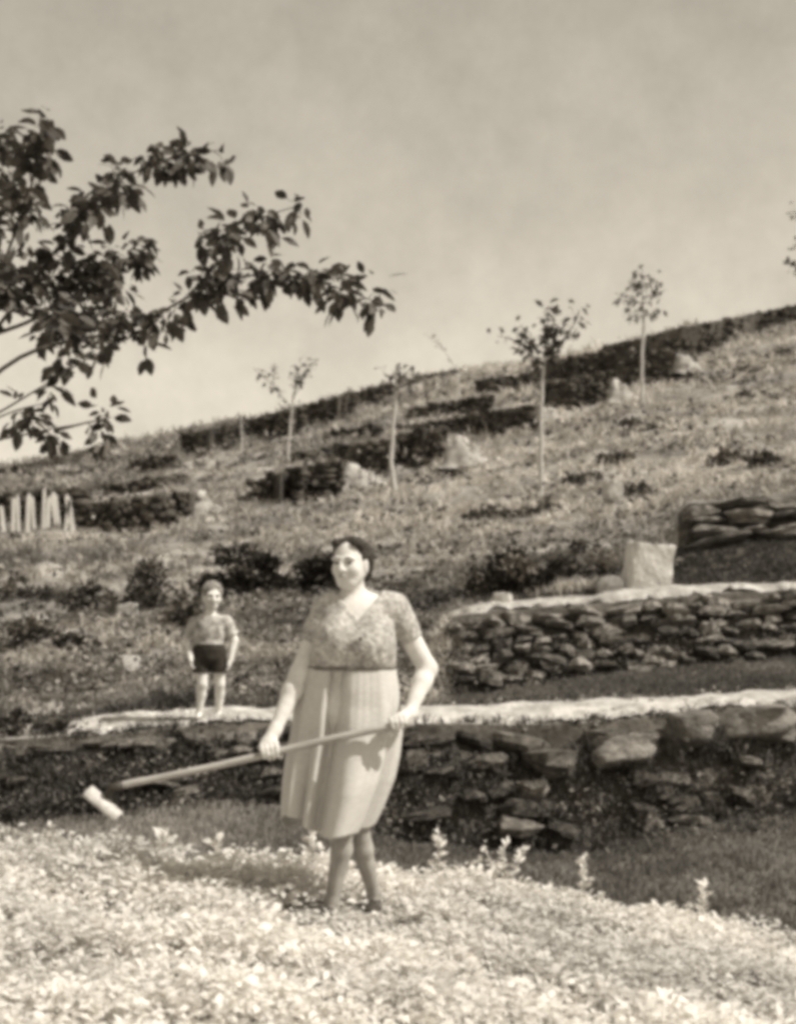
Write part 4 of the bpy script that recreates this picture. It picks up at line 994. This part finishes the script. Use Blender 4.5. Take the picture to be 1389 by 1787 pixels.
        V.append(np.stack([(px - 612) / K, (bb * (rip + gather) + leg) * np.sin(th) + .012, (1597 - y) / K], -1))
    V = np.concatenate(V); r_, c_ = np.meshgrid(np.arange(nt_ - 1), np.arange(nth), indexing='ij'); a_ = (r_ * nth + c_).ravel(); b_ = (r_ * nth + (c_ + 1) % nth).ravel()
    sk = obj('skirt', mesh_np('skirt', V, np.stack([a_, a_ + nth, b_ + nth, b_], -1), M['skirt']), t)
    md = sk.modifiers.new('t', 'SOLIDIFY'); md.thickness = .004; md.offset = -1
    # waist seam
    wv = []
    for zz in (1161, 1168): wv.append(np.stack([((532 + 690) / 2 + 79.5 * np.cos(th) - 612) / K * 1.0, .1535 * np.sin(th) + .012, np.full(nth, (1597 - zz) / K)], -1))
    a_ = np.arange(nth); b_ = (a_ + 1) % nth
    wb = obj('waistband', mesh_np('waistband', np.concatenate(wv), np.stack([a_, a_ + nth, b_ + nth, b_], -1), M['band']), t); md = wb.modifiers.new('t', 'SOLIDIFY'); md.thickness = .005; md.offset = 0
    # shoes
    for (an, toe) in ((L_(580, 1570, -.04), L_(566, 1593, -.19)), (L_(652, 1568, .11), L_(646, 1592, -.04))):
        heel = an + np.array([.0, .03, -.045]); e = Field(np.minimum(heel, toe) - .07, np.maximum(heel, toe) + .07, .005)
        e.cone(heel, toe, .036, .031, .02); e.ell((heel + toe) / 2 + (0, -.02, -.01), (.04, .07, .03), .02)
        e.add(lambda X, Y, Z, m=(heel[2] + .02): -(Z - m), heel - .3, heel + .3, .01, True) if False else None
        obj('shoe', e.mesh('shoe', M['shoe']), t)
    # the hoe, held across the body
    hb = base + Vector(h1)
    hoe = empty('hoe', hb, 'long-handled hoe with a bright steel blade held across the body', 'hoe')
    n = 24; path = np.array([(h0 + ax * (-.02 + 1.02 * k / (n - 1))) for k in range(n)]) - h1; path[:, 2] += .004 * np.sin(np.linspace(0, 7, n))
    tube_obj('handle', path, np.linspace(.0165, .0150, n), M['handle'], hoe, 12)
    # blade: slightly dished plate seen at a slant, with a socket ring
    ux = np.array([.145, -.02, -.118]); ux /= np.linalg.norm(ux); nrm = np.array([.35, -.75, .55]); nrm -= ux * nrm.dot(ux); nrm /= np.linalg.norm(nrm); vy = np.cross(nrm, ux)
    c = L_(202, 1387, -.25) - h1; Vb = []; nu_, nv_ = 9, 7
    for i in range(nu_):
        for j in range(nv_):
            a, b2 = i / (nu_ - 1) - .5, j / (nv_ - 1) - .5; wv_ = .062 * (1 - .10 * a)
            Vb.append(c + ux * a * .175 + vy * b2 * wv_ + nrm * (-.012 * (2 * b2) ** 2))
    r_, c_ = np.meshgrid(np.arange(nu_ - 1), np.arange(nv_ - 1), indexing='ij'); a_ = (r_ * nv_ + c_).ravel()
    bo = obj('blade', mesh_np('blade', np.array(Vb), np.stack([a_, a_ + 1, a_ + nv_ + 1, a_ + nv_], -1), M['blade']), hoe); md = bo.modifiers.new('t', 'SOLIDIFY'); md.thickness = .004; md.offset = 0
    tube_obj('socket', np.array([-ax / np.linalg.norm(ax) * .05, np.array([0, 0, 0.]), c * .5 - nrm * .03, c - nrm * .022]), [.021, .020, .013, .010], M['shoe'], hoe, 10)
woman()

def child():
    D0 = 11.42; K = F / D0; u0 = 367
    gp = ground_at(u0, D0); base = gp + Vector((0, 0, .035)); yb = HZ - (base.z - ZC) / D0 * F
    S = 1255 - 1018; sc = 1.0
    L_ = lambda x, y, d=0.: np.array([(x - 367) / K, d, (1256 - y) / K])
    t = empty('person', base, 'small person in a light shirt and dark shorts standing on the path', 'person')
    f = Field((-.26, -.22, -.03), (.28, .22, 1.2), .0052)
    T, R = head(f, L_(371, 1044, -.01), .3, .10, .96, .08)
    f.cone(L_(369, 1060), L_(367, 1086, .01), .036, .042, .02)
    f.ell(L_(366, 1106, .0), (.118, .082, .15), .03); f.ell(L_(365, 1136), (.105, .075, .075), .03); f.cone(L_(342, 1088), L_(392, 1088), .036, .036, .03)
    for (s_, e_, w_, sd) in ((L_(340, 1092), L_(328, 1124, .03), L_(335, 1152, -.07), -1), (L_(395, 1088), L_(408, 1122, .02), L_(403, 1154, -.02), 1)):
        f.cone(s_, e_, .042, .036, .02); f.cone(e_, w_, .036, .025, .015); rel_hand(f, w_, (w_ - e_) + np.array([0, 0, -.05]), sd, .76)
    for (h_, k_, a_) in ((L_(353, 1150), L_(355, 1198, -.05), L_(349, 1246, -.03)), (L_(381, 1150), L_(384, 1198, .0), L_(381, 1246, .05))):
        f.cone(h_, k_, .060, .042, .02); c_ = k_ * .62 + a_ * .38 + np.array([0, .012, 0]); f.cone(k_, c_, .039, .038, .015); f.cone(c_, a_, .038, .025, .015)
        f.cone(a_, a_ + np.array([0, .02, -.025]), .024, .022, .01); f.cone(a_ + np.array([0, .02, -.028]), a_ + np.array([.0, -.10, -.034]), .021, .017, .015)
    obj('body', f.mesh('body', M['skin_child']), t)
    for sd in (-1, 1):
        e = Field(T(sd * .031, -.083, .002) - .03, T(sd * .031, -.083, .002) + .03, .003); e.ell(T(sd * .031, -.082, .0015), (.0115, .006, .0062), .002, R); obj('eye', e.mesh('eye', M['eye']), t)
    e = Field(T(0, -.09, -.058) - .045, T(0, -.09, -.058) + .045, .003); e.ell(T(0, -.0915, -.0585), (.020, .009, .007), .003, R); obj('lips', e.mesh('lips', M['lip']), t)
    e = Field(L_(340, 1085, -.2), L_(400, 1005, .2), .005)
    e.ell(T(0, .016, .036), (.084, .100, .088), .02, R); e.ell(T(0, .05, -.01), (.07, .06, .07), .03, R); e.ell(T(0.01, -.085, -.02), (.066, .085, .085), .012, R, True); e.ell(T(0, -.0, -.085), (.1, .07, .07), .012, R, True)
    for sd in (-1, 1): e.ell(T(sd * .08, .008, -.014), (.02, .024, .034), .008, R, True)
    obj('hair', e.mesh('hair', M['hair_child'], lambda V: V + np.stack([.012 * fbm(V[:, 1] * 50, V[:, 2] * 80, 5, 3), .008 * fbm(V[:, 0] * 70, V[:, 2] * 60, 6, 3), .016 * fbm(V[:, 0] * 80, V[:, 1] * 50, 7, 3)], -1)), t)
    b = Field((-.24, -.2, .55), (.26, .2, .9), .005)
    b.ell(L_(366, 1106), (.138, .100, .16), .03); b.ell(L_(365, 1136), (.140, .110, .09), .04); b.cone(L_(342, 1089), L_(392, 1089), .044, .044, .03)
    for (s_, e_) in ((L_(340, 1092), L_(328, 1124, .03)), (L_(395, 1088), L_(408, 1122, .02))):
        m_ = s_ * .25 + e_ * .75; b.cone(s_, m_, .052, .056, .02); u_ = (e_ - s_) / np.linalg.norm(e_ - s_)
        b.add(lambda X, Y, Z, m_=m_, u_=u_: np.maximum(-((X - m_[0]) * u_[0] + (Y - m_[1]) * u_[1] + (Z - m_[2]) * u_[2]), np.sqrt((X - m_[0]) ** 2 + (Y - m_[1]) ** 2 + (Z - m_[2]) ** 2) - .07), m_ - .08, m_ + .08, .004, True)
    b.cone(L_(369, 1055), L_(368, 1084, -.01), .046, .05, .006, True)
    b.add(lambda X, Y, Z: Z - L_(0, 1129)[2], (-.5, -.5, .5), (.5, .5, L_(0, 1129)[2]), .004, True)
    obj('shirt', b.mesh('shirt', M['shirt'], lambda V: V * (1 + .03 * fbm(V[:, 0] * 22, V[:, 2] * 16, 3, 2)[:, None] * np.array([1, 1, 0]))), t)
    s = Field((-.22, -.2, .35), (.24, .2, .7), .005)
    s.ell(L_(365, 1138), (.130, .104, .085), .03); s.ell(L_(366, 1152), (.125, .100, .07), .03)
    for (h_, k_) in ((L_(351, 1146), L_(352, 1182, -.03)), (L_(380, 1146), L_(383, 1182, .0))): s.cone(h_, k_, .076, .070, .012)
    s.add(lambda X, Y, Z: Z - L_(0, 1178)[2], (-.5, -.5, .3), (.5, .5, L_(0, 1178)[2]), .004, True); s.add(lambda X, Y, Z: L_(0, 1124)[2] - Z, (-.5, -.5, L_(0, 1124)[2]), (.5, .5, .8), .004, True)
    obj('shorts', s.mesh('shorts', M['shorts'], lambda V: V * (1 + .05 * fbm(V[:, 0] * 26, V[:, 2] * 18, 8, 3)[:, None] * np.array([1, 1, 0]))), t)
child()
